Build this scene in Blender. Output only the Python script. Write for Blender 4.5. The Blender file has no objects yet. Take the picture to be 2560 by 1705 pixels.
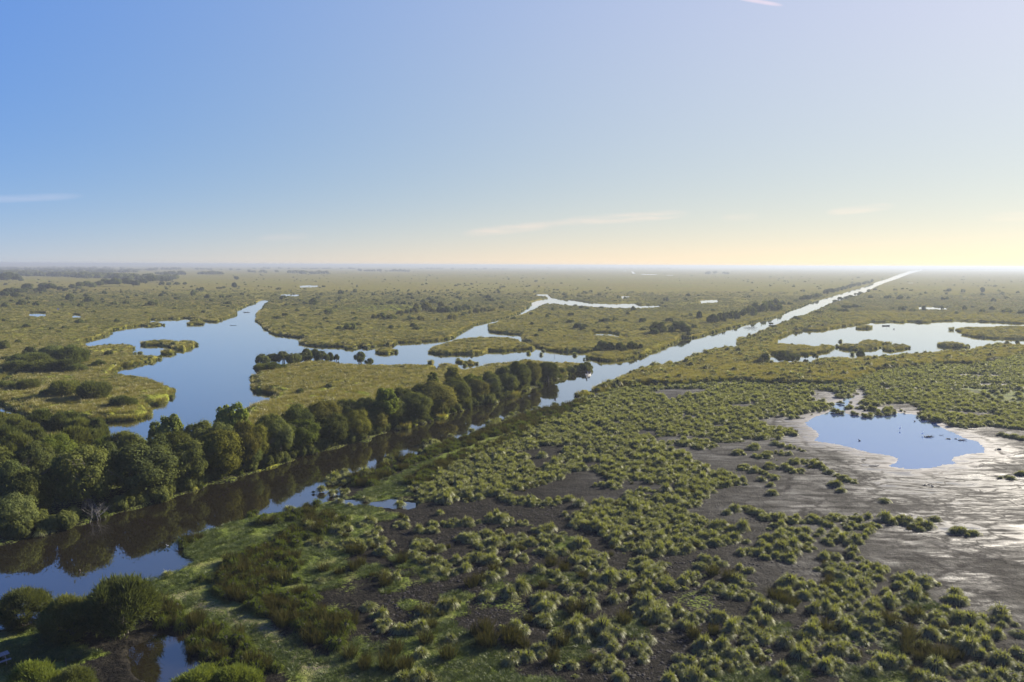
import bpy, math, random
import numpy as np
from mathutils import Vector, Matrix

random.seed(7)
rng = np.random.default_rng(7)
S = bpy.context.scene
C = S.collection

# ------------------------------------------------------------------ camera, sky, sun, exposure
CAM_H = 35.0
FPX = 1750.0                      # focal length in pixels of the 2560 px wide photograph
PITCH = math.radians(6.21)
ROLL = math.radians(0.22)
SUN_AZ = math.radians(54.0)       # to the right of the view direction
SUN_EL = math.radians(22.0)
EXPOSURE = 1.7
SKY_STRENGTH = 0.05
SUN_STRENGTH = 5.0
HAZE = 0.00026

camd = bpy.data.cameras.new("camera")
cam = bpy.data.objects.new("camera", camd)
C.objects.link(cam)
camd.sensor_width = 36.0
camd.lens = 36.0 * FPX / 2560.0
camd.clip_start = 0.5
camd.clip_end = 90000
RM = Matrix.Rotation(math.pi / 2 - PITCH, 3, 'X') @ Matrix.Rotation(ROLL, 3, 'Z')
cam.matrix_world = Matrix.Translation((0, 0, CAM_H)) @ RM.to_4x4()
S.camera = cam
RN = np.array(RM)

w = bpy.data.worlds.new("World")
S.world = w
w.use_nodes = True
wn, wl = w.node_tree.nodes, w.node_tree.links
wn.clear()
wo = wn.new("ShaderNodeOutputWorld")
bg = wn.new("ShaderNodeBackground")
sky = wn.new("ShaderNodeTexSky")
sky.sky_type = 'NISHITA'
sky.sun_disc = False
sky.sun_elevation = SUN_EL
sky.sun_rotation = SUN_AZ
sky.altitude = 0
sky.air_density = 1.0
sky.dust_density = 0.5
sky.ozone_density = 3.0
bg.inputs['Strength'].default_value = SKY_STRENGTH


def px_dir(u, v):
    d = RN @ np.array([(u - 1280.0) / FPX, (852.5 - v) / FPX, -1.0])
    return d / np.linalg.norm(d)


def px_azel(u, v):
    d = px_dir(u, v)
    return math.atan2(d[0], d[1]), math.asin(d[2])


def mth(nt, op, a, b=None, c=None, clamp=False):
    n = nt.nodes.new("ShaderNodeMath")
    n.operation = op
    n.use_clamp = clamp
    for i, x in enumerate((a, b, c)):
        if x is None:
            continue
        if isinstance(x, (int, float)):
            n.inputs[i].default_value = x
        else:
            nt.links.new(x, n.inputs[i])
    return n.outputs[0]


# the photograph's tone curve on the sky: softer contrast, warmer towards the sun and the horizon, the same rule all round
SKY_B = 0.2
SKY_K = ((-1.753, 5.635, 1.45, -0.88, -2.976, -2.917), (-0.099, 2.314, 0.66, -0.23, -1.284, -1.379), (1.577, -0.581, 0.125, 0.36, -0.392, 0.181))
wt = w.node_tree
tc = wn.new("ShaderNodeTexCoord")
sp = wn.new("ShaderNodeSeparateXYZ")
wl.new(tc.outputs['Generated'], sp.inputs[0])
dotn = wn.new("ShaderNodeVectorMath")
dotn.operation = 'DOT_PRODUCT'
wl.new(tc.outputs['Generated'], dotn.inputs[0])
dotn.inputs[1].default_value = (math.sin(SUN_AZ) * math.cos(SUN_EL), math.cos(SUN_AZ) * math.cos(SUN_EL), math.sin(SUN_EL))
c1 = mth(wt, 'MULTIPLY_ADD', dotn.outputs['Value'], 0.5, 0.5)
el = mth(wt, 'ARCSINE', sp.outputs[2])
eh = mth(wt, 'EXPONENT', mth(wt, 'MULTIPLY', mth(wt, 'MAXIMUM', el, 0.0), -10.0))
c4 = mth(wt, 'POWER', c1, 4.0)
ch4 = mth(wt, 'MULTIPLY', c1, mth(wt, 'EXPONENT', mth(wt, 'MULTIPLY', mth(wt, 'MAXIMUM', el, 0.0), -3.3333)))
gmn = wn.new("ShaderNodeGamma")
gmn.inputs[1].default_value = SKY_B
wl.new(sky.outputs[0], gmn.inputs[0])
grade = wn.new("ShaderNodeCombineColor")
for ch in range(3):
    ka, kb, kc, kd, ke, kf = SKY_K[ch]
    e_ = mth(wt, 'ADD', mth(wt, 'MULTIPLY_ADD', c1, kb, ka), mth(wt, 'MULTIPLY', eh, kc))
    e_ = mth(wt, 'MULTIPLY_ADD', c4, kd, mth(wt, 'MULTIPLY_ADD', ch4, ke, e_))
    e_ = mth(wt, 'MULTIPLY_ADD', mth(wt, 'MAXIMUM', sp.outputs[2], 0.0), kf, e_)
    wl.new(mth(wt, 'EXPONENT', e_), grade.inputs[ch])
skc = wn.new("ShaderNodeMix")
skc.data_type = 'RGBA'
skc.blend_type = 'MULTIPLY'
skc.inputs[0].default_value = 1
wl.new(gmn.outputs[0], skc.inputs[6])
wl.new(grade.outputs[0], skc.inputs[7])

# thin cirrus streaks and contrails: part of the sky, by compass direction and elevation
az = mth(wt, 'ARCTAN2', sp.outputs[0], sp.outputs[1])
cv = wn.new("ShaderNodeCombineXYZ")
wl.new(mth(wt, 'MULTIPLY', az, 9.0), cv.inputs[0])
wl.new(mth(wt, 'MULTIPLY', el, 90.0), cv.inputs[1])
cn = wn.new("ShaderNodeTexNoise")
cn.inputs['Scale'].default_value = 1.6
cn.inputs['Detail'].default_value = 6
cn.inputs['Roughness'].default_value = 0.6
wl.new(cv.outputs[0], cn.inputs['Vector'])
wisp = None
for (u0, v0, u1, v1, wd, amt, nz) in [
        (-160, 503, 215, 489, 9, .50, .5), (1830, -8, 1960, 14, 5, .75, .3), (1150, 585, 1420, 556, 14, .30, 1.0),
        (1380, 556, 1730, 533, 14, .34, 1.0), (2060, 532, 2240, 514, 10, .26, .9), (640, 596, 780, 588, 10, .16, .9),
        (1800, 545, 1900, 540, 10, .12, 1.0), (2450, 545, 2750, 530, 12, .12, 1.0)]:
    (a0, e0), (a1, e1) = px_azel(u0, v0), px_azel(u1, v1)
    ca, ce = (a0 + a1) / 2, (e0 + e1) / 2
    slope = (e1 - e0) / (a1 - a0)
    half = (a1 - a0) / 2
    wr = wd / FPX
    da = mth(wt, 'SUBTRACT', az, ca)
    de = mth(wt, 'SUBTRACT', mth(wt, 'SUBTRACT', el, ce), mth(wt, 'MULTIPLY', da, slope))
    q = mth(wt, 'ADD', mth(wt, 'POWER', mth(wt, 'ABSOLUTE', mth(wt, 'DIVIDE', da, half)), 4.0),
            mth(wt, 'POWER', mth(wt, 'ABSOLUTE', mth(wt, 'DIVIDE', de, wr)), 2.0))
    m = mth(wt, 'SUBTRACT', 1.0, q, clamp=True)
    nn = mth(wt, 'MULTIPLY_ADD', mth(wt, 'SUBTRACT', cn.outputs['Fac'], 0.5), 3.2 * nz, 1.0 - 0.45 * nz, clamp=True)
    m = mth(wt, 'MULTIPLY', mth(wt, 'MULTIPLY', m, nn), amt)
    wisp = m if wisp is None else mth(wt, 'ADD', wisp, m, clamp=True)
mixw = wn.new("ShaderNodeMix")
mixw.data_type = 'RGBA'
mixw.blend_type = 'MIX'
wl.new(wisp, mixw.inputs['Factor'])
lum = wn.new("ShaderNodeMix")
lum.data_type = 'RGBA'
lum.blend_type = 'MULTIPLY'
lum.inputs['Factor'].default_value = 1
wl.new(skc.outputs[2], lum.inputs[6])
lum.inputs[7].default_value = (1.75, 1.3, 1.12, 1)
wl.new(skc.outputs[2], mixw.inputs[6])
wl.new(lum.outputs[2], mixw.inputs[7])
wl.new(mixw.outputs[2], bg.inputs['Color'])
wl.new(bg.outputs[0], wo.inputs['Surface'])

sund = bpy.data.lights.new("sun", 'SUN')
sund.energy = SUN_STRENGTH
sund.angle = math.radians(0.5)
sund.color = (1.0, 0.91, 0.76)
sun = bpy.data.objects.new("sun", sund)
C.objects.link(sun)
sdir = Vector((math.sin(SUN_AZ) * math.cos(SUN_EL), math.cos(SUN_AZ) * math.cos(SUN_EL), math.sin(SUN_EL)))
sun.rotation_euler = sdir.to_track_quat('Z', 'Y').to_euler()
sun.location = (60, 60, 80)

S.view_settings.view_transform = 'Standard'
S.view_settings.look = 'None'
S.view_settings.exposure = EXPOSURE
S.view_settings.gamma = 1
S.view_settings.use_curve_mapping = False
S.render.engine = 'CYCLES'
S.cycles.use_denoising = True
S.cycles.max_bounces = 5
S.cycles.diffuse_bounces = 2
S.cycles.glossy_bounces = 2
S.cycles.transmission_bounces = 3
S.cycles.transparent_max_bounces = 8
S.cycles.volume_bounces = 0
S.cycles.caustics_reflective = False
S.cycles.caustics_refractive = False
S.cycles.sample_clamp_indirect = 4.0

# ------------------------------------------------------------------ projecting outlines traced from the photograph to the ground
TY = {'A': 640, 'B': 940, 'C': 1278}
K = 640 / 2350.0


def tile(t, x, y):
    return int(t[1]) * 640 + x * K, TY[t[0]] + y * K


def ground(u, v, z=0.0):
    d = RN @ np.array([(u - 1280.0) / FPX, (852.5 - v) / FPX, -1.0])
    if d[2] > -0.0009:
        d[2] = -0.0009
    t = (z - CAM_H) / d[2]
    return d[0] * t, d[1] * t


def T(t, x, y, z=0.0):
    return ground(*tile(t, x, y), z)


def pts(s, z=0.0, zk=1.0):
    """'A1:10,20 30,40 B2:..' -> world xy ; a token like z1.2 changes the height of the plane projected to, w:x,y is a world point"""
    out, t = [], None
    for tok in s.split():
        if tok[0] == 'z':
            z = float(tok[1:])
            continue
        if ':' in tok:
            t, tok = tok.split(':')
            if tok[0] == 'z':
                z = float(tok[1:])
                continue
        x, y = tok.split(',')
        out.append((float(x), float(y)) if t == 'w' else T(t, float(x), float(y), z * zk if t[0] == 'A' else z))
    return out


# near shores ('z1.2') are seen over the tops of the reeds that grow on them
WATERS = [
    # lake, long channel and canal
    "A0:740,800 800,768 900,752 960,735 1000,710 1040,675 1110,665 1200,650 1310,638 1350,615 1370,580 1420,585 1500,580 1560,575 1620,580 1680,568 1760,572 1850,580 1900,600 1980,605 2030,585 2110,560 2165,540 2150,510 2200,490 2260,460 2350,430 "
    "A1:50,403 130,405 130,415 90,440 70,480 40,510 10,540 20,570 5,600 50,620 80,660 130,700 200,725 330,740 430,750 475,765 410,800 480,820 600,828 740,830 800,830 850,850 910,845 950,830 1010,845 1060,835 1110,820 1200,820 1270,820 1290,790 1360,795 1480,785 1600,780 1700,772 1790,755 1840,725 1890,690 1950,660 1990,635 2060,618 2200,585 2350,552 "
    "A2:60,525 130,485 170,450 170,432 240,405 330,392 320,375 260,370 200,355 230,348 330,350 350,380 440,398 560,405 640,415 720,430 900,438 1120,435 1150,450 1330,450 1395,460 1340,480 z1.0 1160,466 1080,468 980,464 850,462 600,446 500,440 400,428 330,422 260,445 150,505 60,538 0,548 "
    "A1:2200,600 2130,615 z0 2150,650 2145,690 2200,700 2350,715 A2:100,725 110,750 110,790 160,800 200,830 260,840 330,860 450,880 600,880 740,878 z1.0 680,908 z0 720,935 800,955 900,965 1000,955 1100,935 1190,920 1280,880 1400,835 1500,790 1540,750 1640,755 1740,735 1800,710 1950,670 2100,640 2200,605 2350,572 "
    "A3:60,560 130,530 190,505 300,468 400,425 500,393 620,362 740,325 890,281 1000,238 1100,209 1200,170 1300,140 1420,120 1600,90 1605,92 z1.6 1425,126 z1.6 1300,158 1200,196 1080,232 1000,262 900,312 800,348 700,378 600,405 500,450 440,475 350,515 200,562 60,612 0,630 "
    "A2:2350,640 2250,680 2150,710 2100,708 2080,740 2100,785 1990,805 1850,812 1760,838 1650,878 1590,900 1560,915 1490,940 1500,960 z0.5 1550,1012 1430,1000 1280,1008 1200,1035 1120,1050 1080,1080 1000,1110 900,1150 840,1170 750,1215 740,1235 620,1240 610,1270 640,1300 560,1320 480,1335 390,1350 330,1360 220,1380 160,1395 20,1420 "
    "B1:2350,345 2290,375 2200,410 2100,450 1960,515 1870,575 1760,585 1560,600 1520,640 1460,700 1330,740 1190,760 1180,800 1100,850 990,880 920,910 880,950 850,1000 800,1040 820,1100 z0.1 900,1128 1050,1150 1250,1120 1450,1150 1500,1190 1400,1230 1270,1225 1100,1205 960,1190 820,1180 720,1152 z0.3 640,1150 600,1170 380,1210 300,1230 170,1235 0,1262 "
    "B0:2250,1310 2100,1340 2000,1380 1850,1415 1800,1440 1750,1460 1680,1490 1660,1530 C0:1680,370 1720,410 1770,430 1700,490 1600,545 1480,580 1300,625 1180,655 1020,700 900,800 600,900 300,1000 0,1070 -400,1180 -900,1300 "
    "z0 -900,560 -400,420 0,315 120,290 270,240 400,210 560,180 750,120 850,90 B0:1000,1290 1150,1250 1350,1200 1500,1150 1600,1110 1800,1050 1900,1000 2150,970 2160,930 2350,880 "
    "B1:160,830 340,770 360,745 500,720 700,670 850,640 880,630 1030,600 1040,560 1180,520 1200,490 1400,480 1500,440 1600,405 1690,400 1850,330 2000,280 2230,240 2250,215 2350,190 A2:100,1240 240,1200 270,1150 430,1130 450,1110 560,1080 580,1060 725,1060 z1.0 725,1000 690,975 590,965 450,960 350,960 200,940 100,940 0,958 "
    "A1:2350,960 2140,970 2050,995 1960,1020 1850,1030 1840,975 1750,965 1650,985 1500,985 1400,975 1250,985 1100,985 900,975 760,970 z0 640,990 400,1010 200,1040 50,1080 A0:2330,1120 2330,1200 A1:0,1245 100,1250 150,1265 230,1275 z1.0 140,1295 0,1325 z0 A0:2300,1420 2100,1640 1900,1750 1700,1800 1500,1840 1200,1880 1010,1880 990,1740 700,1650 500,1560 z3 250,1475 120,1445 0,1425 -300,1390 z0 -300,1345 0,1355 60,1365 100,1390 200,1430 260,1450 500,1500 800,1505 1000,1515 1250,1505 1340,1480 1380,1445 1290,1385 1300,1378 1450,1365 1510,1335 1580,1290 1580,1240 1520,1218 z1.0 1590,1190 1500,1165 1430,1125 1290,1090 1130,1070 980,1062 z1 1000,1040 z0 1100,1015 1200,1010 1300,980 1440,960 1465,930 z1.0 1400,900 1310,895 1250,895 1180,890 z0 1190,862 1230,850 z1.0 1160,795 980,800 815,820 790,815",
    "A0:-20,1150 60,1152 90,1165 z1.0 60,1180 -20,1182",
    "A0:885,905 960,915 1030,895 1020,885 930,905", "A0:1060,905 1060,922 1135,918 1135,898", "A0:770,912 800,925 815,912",
    # brown pool in the bottom left corner
    "C0:1440,1085 1290,1190 1180,1240 1160,1280 1140,1400 1250,1500 1330,1600 1400,1750 2050,1750 1930,1500 1900,1420 1800,1380 1700,1290 1690,1210 1740,1130 1600,1150 1500,1110",
    # right-hand lake
    "A3:60,760 120,740 200,700 330,680 450,685 550,670 650,650 750,635 850,625 940,600 1000,605 1150,600 1200,610 1300,600 1400,610 1460,610 1500,600 1700,590 1900,600 2090,605 2300,618 2700,612 z1.0 2700,634 2350,632 2090,636 1900,645 1800,645 1710,650 1670,652 z0 1675,672 1740,685 1790,695 1800,722 1900,742 2100,757 2350,760 2700,762 "
    "z1.6 2700,795 2350,783 2120,768 2040,776 1960,790 1850,825 1750,838 1620,835 1580,830 1560,846 1420,852 1300,862 1250,858 1180,868 1100,878 1030,882 850,882 840,898 780,902 750,888 600,892 450,902 410,945 300,925 150,935 0,935 "
    "A2:2290,945 2110,945 2120,930 2200,908 2350,885 z0 A3:0,893 130,908 280,903 400,893 550,873 600,832 z1.0 480,808 420,818 300,798 150,793 80,790",
    # small far pools
    "A3:1380,460 1500,462 1650,472 z1.3 1640,478 1500,474 1385,470", "A2:1720,410 1800,398 1890,398 z1.2 1890,412 1740,418", "A2:1000,370 1050,367 1090,375 z1.2 1010,378",
    "A1:400,273 480,268 570,272 z.8 560,278 410,282", "A1:225,352 300,348 395,354 z1 390,360 230,360", "A0:240,520 340,515 440,520 z1.3 430,537 260,537", "A0:640,538 700,532 760,543 z1.3 755,550 650,548",
    "A2:985,722 1040,716 z1.3 1042,730 1020,737", "A2:1090,143 1115,143 1135,160 1110,162", "A2:1185,166 1325,168 1325,174 1185,171", "A2:1420,174 1480,175 1480,179 1420,178", "A2:1020,136 1050,136 1050,140 1020,140",
    "A2:735,698 900,700 990,722 z1.2 985,728 900,712 740,708", "A2:820,1240 880,1240 870,1252 825,1250",
    "A1:1550,1075 1620,1040 1700,1028 1710,1050 1690,1068 1600,1075",
    "A3:1330,246 1290,247 1290,250 1330,250", "A2:415,118 455,118 455,122 415,122",
    # blue pool on the mud flat
    "B3:365,430 450,380 560,345 590,320 600,262 650,245 700,250 710,190 780,180 780,195 730,215 720,255 690,300 680,340 720,350 870,375 1020,345 1080,340 1150,338 1280,350 1390,362 1410,400 1500,420 1570,470 1700,530 1780,570 1900,600 1960,660 1950,700 1800,710 1680,740 1650,770 1700,800 1600,810 1450,840 1300,845 1200,840 1140,830 1210,800 1215,775 1200,750 1130,725 950,705 800,660 650,625 500,605 450,590 490,550 470,510 420,480 380,455",
]
ISLANDS = [
    "A0:z1 1310,790 1400,780 1530,772 1640,790 1700,775 1790,785 z0 1795,822 1740,842 1690,864 1610,864 1600,842 1540,828 1450,818 1320,822",
    "A0:z1 1480,868 1540,860 1600,868 z0 1602,892 1550,905 1490,897", "A0:z1 1735,580 1785,575 z0 1792,595 1740,596", "A0:z1 1725,605 1865,602 z0 1868,626 1730,630", "A0:z1 1330,612 1430,608 1510,622 z0 1510,634 1330,642", "A0:z1 1810,572 1830,572 z0 1830,590 1812,590", "A0:z1 1845,572 1860,572 z0 1860,590 1845,590",
    "A0:z1 1262,880 1300,878 z0 1308,902 1268,906",
    "A1:z1 1115,855 1160,848 1260,848 1280,865 z0 1280,878 1240,900 1120,895",
    "A1:z1 1595,865 1640,828 1750,798 1880,763 2050,748 2250,748 2350,756 A2:40,768 70,788 150,808 z0 185,850 60,858 0,865 A1:2280,873 2150,868 2080,883 1990,904 1900,898 1750,903 1640,898",
    "A1:z1 1490,775 1515,775 z0 1515,800 1490,800", "A1:z1 1930,955 1880,950 z0 1840,975 1880,985",
    "A1:z1 1950,960 2005,960 z0 2000,1000 1945,995", "A1:z1 1600,960 1635,960 z0 1630,980 1600,980",
    "A3:z1 660,820 720,805 820,815 860,785 900,772 1040,782 z0 1042,808 1020,818 1022,847 900,854 800,862 700,858", "A3:z1 1050,786 1108,784 z0 1112,812 1052,812",
    "A3:z1 1060,820 1150,815 1280,815 z0 1287,846 1150,863 1130,874 1100,872 1080,862", "A3:z1 1580,790 1640,795 1700,795 1850,815 z0 1800,842 1620,838 1580,832", "A3:z1 800,655 860,635 945,640 z0 948,667 820,670",
    "A3:z1 618,818 645,815 z0 650,840 620,840", "A3:z1 650,770 685,768 z0 686,790 655,788",
    "A2:z1 145,880 165,880 z0 165,900 145,900", "A2:z1 265,890 280,890 z0 280,912 262,912", "A2:z1 275,845 300,845 z0 300,872 278,872",
    "A2:z1 170,828 195,828 z0 195,858 170,858",
    "A2:z1 1430,960 1465,955 z0 1465,998 1425,998",
    "B1:z.4 640,960 720,900 820,880 885,900 z0 870,940 800,990 700,1010 650,1000",
]
FEN = ("A2:640,1300 1000,1200 1300,1180 1500,1190 2000,1150 2350,1180 A3:700,1185 1000,1060 1500,1000 1900,1000 2350,900 3300,880 C3:3300,2200 C1:0,2600 C0:-1200,2600 -1200,1250 0,1090 900,820 1300,645 1770,450 1680,320 "
       "B0:1680,1500 1850,1430 2350,1285 B1:170,1245 600,1180 900,1200 1100,1210 1270,1230 1400,1235 1510,1190 1450,1140 1250,1110 1050,1140 900,1120 830,1100 880,970 990,890 1190,800 1330,745 1560,640 1870,580 2200,430 2350,355 B2:20,325 330,270 480,240")
PROMONTORY_GRASS = None

# ground covers on the fen, traced the same way
BARE = [   # mud without sedge
    "B2:150,750 470,765 370,835 160,835", "B2:500,900 740,865 850,950 1000,985 480,1045 370,1175 130,1135 240,1020 450,1010",
    "B2:1230,160 1400,125 1800,125 1790,155 1650,170 1560,200 1400,205 1330,190", "B2:1545,345 1700,380 1680,405 1560,395", "B2:2030,395 2350,400 2350,440 2330,440 2200,412 2050,412",
    "B2:1160,505 1340,510 1330,560 1170,560", "B2:540,640 700,650 680,690 540,680",
    "B2:1190,1070 1440,1090 1400,1120 1230,1110", "B2:720,460 900,480 880,500 730,490", "B2:880,420 1060,425 1050,445 900,445", "B2:1720,820 1850,860 1900,890 1800,890 1740,870",
    "B2:1470,760 1560,780 1550,810 1480,800", "A3:500,1140 540,1130 560,1150 510,1155",
]
DENSE = ("A2:640,1300 1000,1215 1300,1190 1500,1195 2000,1155 2350,1180 A3:700,1185 1000,1060 1500,1000 1900,1000 2350,900 3300,880 B3:3300,520 2350,480 2050,450 1780,460 1650,420 1430,400 1390,350 1440,320 1360,240 1100,240 1000,265 860,250 850,215 920,200 900,130 870,100 800,110 "
         "780,180 730,190 560,190 540,200 340,215 350,250 470,240 560,240 590,290 470,310 300,330 280,370 60,350 0,370 -60,440 B3:250,480 260,520 0,570 B2:2130,560 2100,600 1860,600 1870,640 1600,690 1660,760 1830,820 1820,860 2040,900 2130,950 2030,1000 1900,1010 1840,1060 1750,1140 1700,1240 1770,1300 1700,1360 1500,1400 "
         "2100,1500 1900,1560 1400,1560 1200,1568 1190,1500 900,1490 740,1410 560,1340 520,1260 0,1250 B1:2350,1310 2000,1290 1700,1250 1680,1180 1480,1110 1480,1000 1650,890 2100,620 B2:0,530 300,430 560,330")
GREEN = [
    "C0:1300,640 1700,490 1780,430 2080,480 1900,600 1800,700 1950,800 2200,880 2350,930 C1:240,1130 420,1260 700,1380 900,1500 700,1900 400,1600 160,1400 0,1300 C0:2200,1180 1900,1060 1650,950 1450,820",
    "B1:0,1262 170,1235 380,1210 640,1150 760,1155 900,1190 1100,1215 1230,1240 1300,1280 C1:1300,45 1200,75 1080,100 1080,180 1000,200 1050,270 900,330 820,450 780,600 560,640 550,720 470,820 300,850 0,1000 C0:2350,1000 1650,870 1500,760 1300,640 1480,580 1600,545 1700,490 1780,430 1720,400 1680,300 1680,250 1800,180 2250,40",
    "C1:550,1568 600,1400 830,1250 950,1150 1050,1220 1200,1280 1330,1130 1450,1040 1560,950 1750,870 1880,860 1870,940 1760,1010 1740,1060 1900,1130 2350,1330 2350,1900 500,1900",
    "C1:1330,840 1400,800 1500,810 1500,880 1400,895", "C1:1210,620 1280,590 1400,600 1440,640 1350,690 1220,715", "C1:1740,780 1850,740 1980,760 1900,840 1790,860", "C1:2150,690 2220,655 2280,690 2200,740",
    "C1:800,580 1100,480 1200,560 1080,590 880,610 650,700 560,660", "C1:1260,400 1420,420 1440,500 1330,510", "C1:1500,520 1700,500 1720,600 1560,620",
    "C2:380,240 470,225 590,240 560,330 480,345 400,330", "C2:480,1190 620,1150 880,1200 700,1300 520,1380 470,1380", "C2:940,1010 1050,980 1230,1010 1190,1110 1000,1110", "C2:1840,1290 1960,1320 2000,1400 2350,1480 2600,1568 2350,1700 1900,1600 1800,1500",
    "C2:130,600 540,580 560,640 300,650", "C2:330,930 460,940 400,1010 320,1000", "C2:2050,590 2100,590 2100,610 2050,610", "C2:0,1520 200,1540 400,1568 300,1700 0,1700",
    "C3:0,1060 120,1040 150,1090 0,1120", "C3:150,1430 250,1410 330,1480 250,1530 150,1500", "C3:640,1568 750,1430 1000,1440 1250,1470 1480,1568 1400,1700 700,1700", "C3:1030,1190 1150,1190 1300,1320 1200,1330 1080,1270", "C3:1240,830 1400,740 1500,850 1450,900 1300,880",
    "C3:560,680 800,610 900,620 700,680", "C3:0,1480 100,1500 60,1568 -50,1568",
    "B3:1770,95 1960,115 2350,125 3000,150 3000,270 2350,265 2050,270 1960,190 1780,140", "B3:2330,330 2900,330 2900,420 2400,420",
    "C0:-500,1060 300,1090 500,1160 700,1200 900,1300 750,1380 500,1450 450,1568 400,1900 -500,1900",
    "B1:950,1075 1100,1000 1300,905 1500,815 1750,700 1900,650 2000,600 2350,470 B2:100,430 400,330 640,260 B2:660,285 400,365 100,470 B1:2350,530 2000,650 1800,740 1500,870 1380,930 1400,1040 1430,1100 1250,1110 1050,1135 900,1115",
    "B1:1540,600 1750,580 1850,575 1760,600 1560,650", "A2:740,1245 1000,1120 1130,1080 1300,1090 1100,1170 900,1250 700,1330 660,1300 820,1260",
]
SAND = ["C0:1650,760 1900,870 2200,1000 2350,1060 C1:200,1220 380,1360 600,1430 800,1500 1000,1560", "B2:0,330 300,260 600,190", "C2:560,1210 700,1240 800,1260"]
LUSH = ["C0:1400,860 1560,830 1760,950 1900,1010 2200,1150 2350,1200 C1:150,1250 300,1400 350,1500 -200,1500 C0:1960,1440 1900,1400 1800,1360 1720,1290 1700,1210 1760,1140 1450,1080"]
RUSHBAND = [  # half width in metres, outline
    (2.2, "B1:930,990 1100,890 1350,785 1700,660 1900,600 2200,500 2350,450 B2:150,370 400,310 700,240"), (1.6, "B1:1420,990 1700,810 2000,690 2350,560 B2:200,430 500,335"),
    (1.3, "B1:40,1310 300,1300 480,1230"), (1.2, "B1:430,1180 560,1175"), (2.2, "B1:730,1270 560,1360 400,1440 250,1510 100,1580"), (3.6, "C1:120,300 60,440 130,600 100,760 C0:2330,500 2130,560 2100,650 2200,760 2320,860"),
    (3.2, "C1:60,760 280,900 470,1040 730,1120 860,1120"), (1.5, "C0:1690,230 1720,330 1790,250"), (1.3, "C0:2100,210 2160,280"), (1.5, "B2:1020,95 1100,80 1250,60"), (2.0, "A2:1350,1010 1500,1010 1560,1040 1400,1090"),
]
RUSH = ("C1:640,510 760,520;C1:540,260;C1:980,340 900,340;C1:980,460 880,490;C1:1190,640 1180,580;C1:1350,430;C1:1530,920;C1:1060,1350 1000,1400 1180,1390;C1:1390,1380 1330,1420;C1:880,1290;C1:1720,1310;C1:1270,1250;"
        "C1:1980,660 2080,630;C1:2010,1100 2150,1080 2300,1100;C1:2050,1180 2160,1200 2330,1170;C1:1640,1010;C1:1540,1150;C2:550,880 620,860;C2:330,680;C2:660,560;C2:480,500;C2:360,460;C2:1840,540 1950,580;"
        "C2:40,1150 120,1200;C2:380,1320;C2:440,1180;C2:1640,1090 1800,1090;C2:1000,960;C2:2000,600;C3:540,620 530,660;C3:120,790 200,830;C3:30,740;C3:1020,940 1080,980;C3:1300,1100 1290,1160;C3:1270,1240 1440,1240 1500,1280;C3:1380,1330 1700,1300;"
        "C3:540,1040;C3:1350,940;C1:2200,520;C1:1300,1230;C1:1620,1520;C1:1380,1520")
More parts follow.
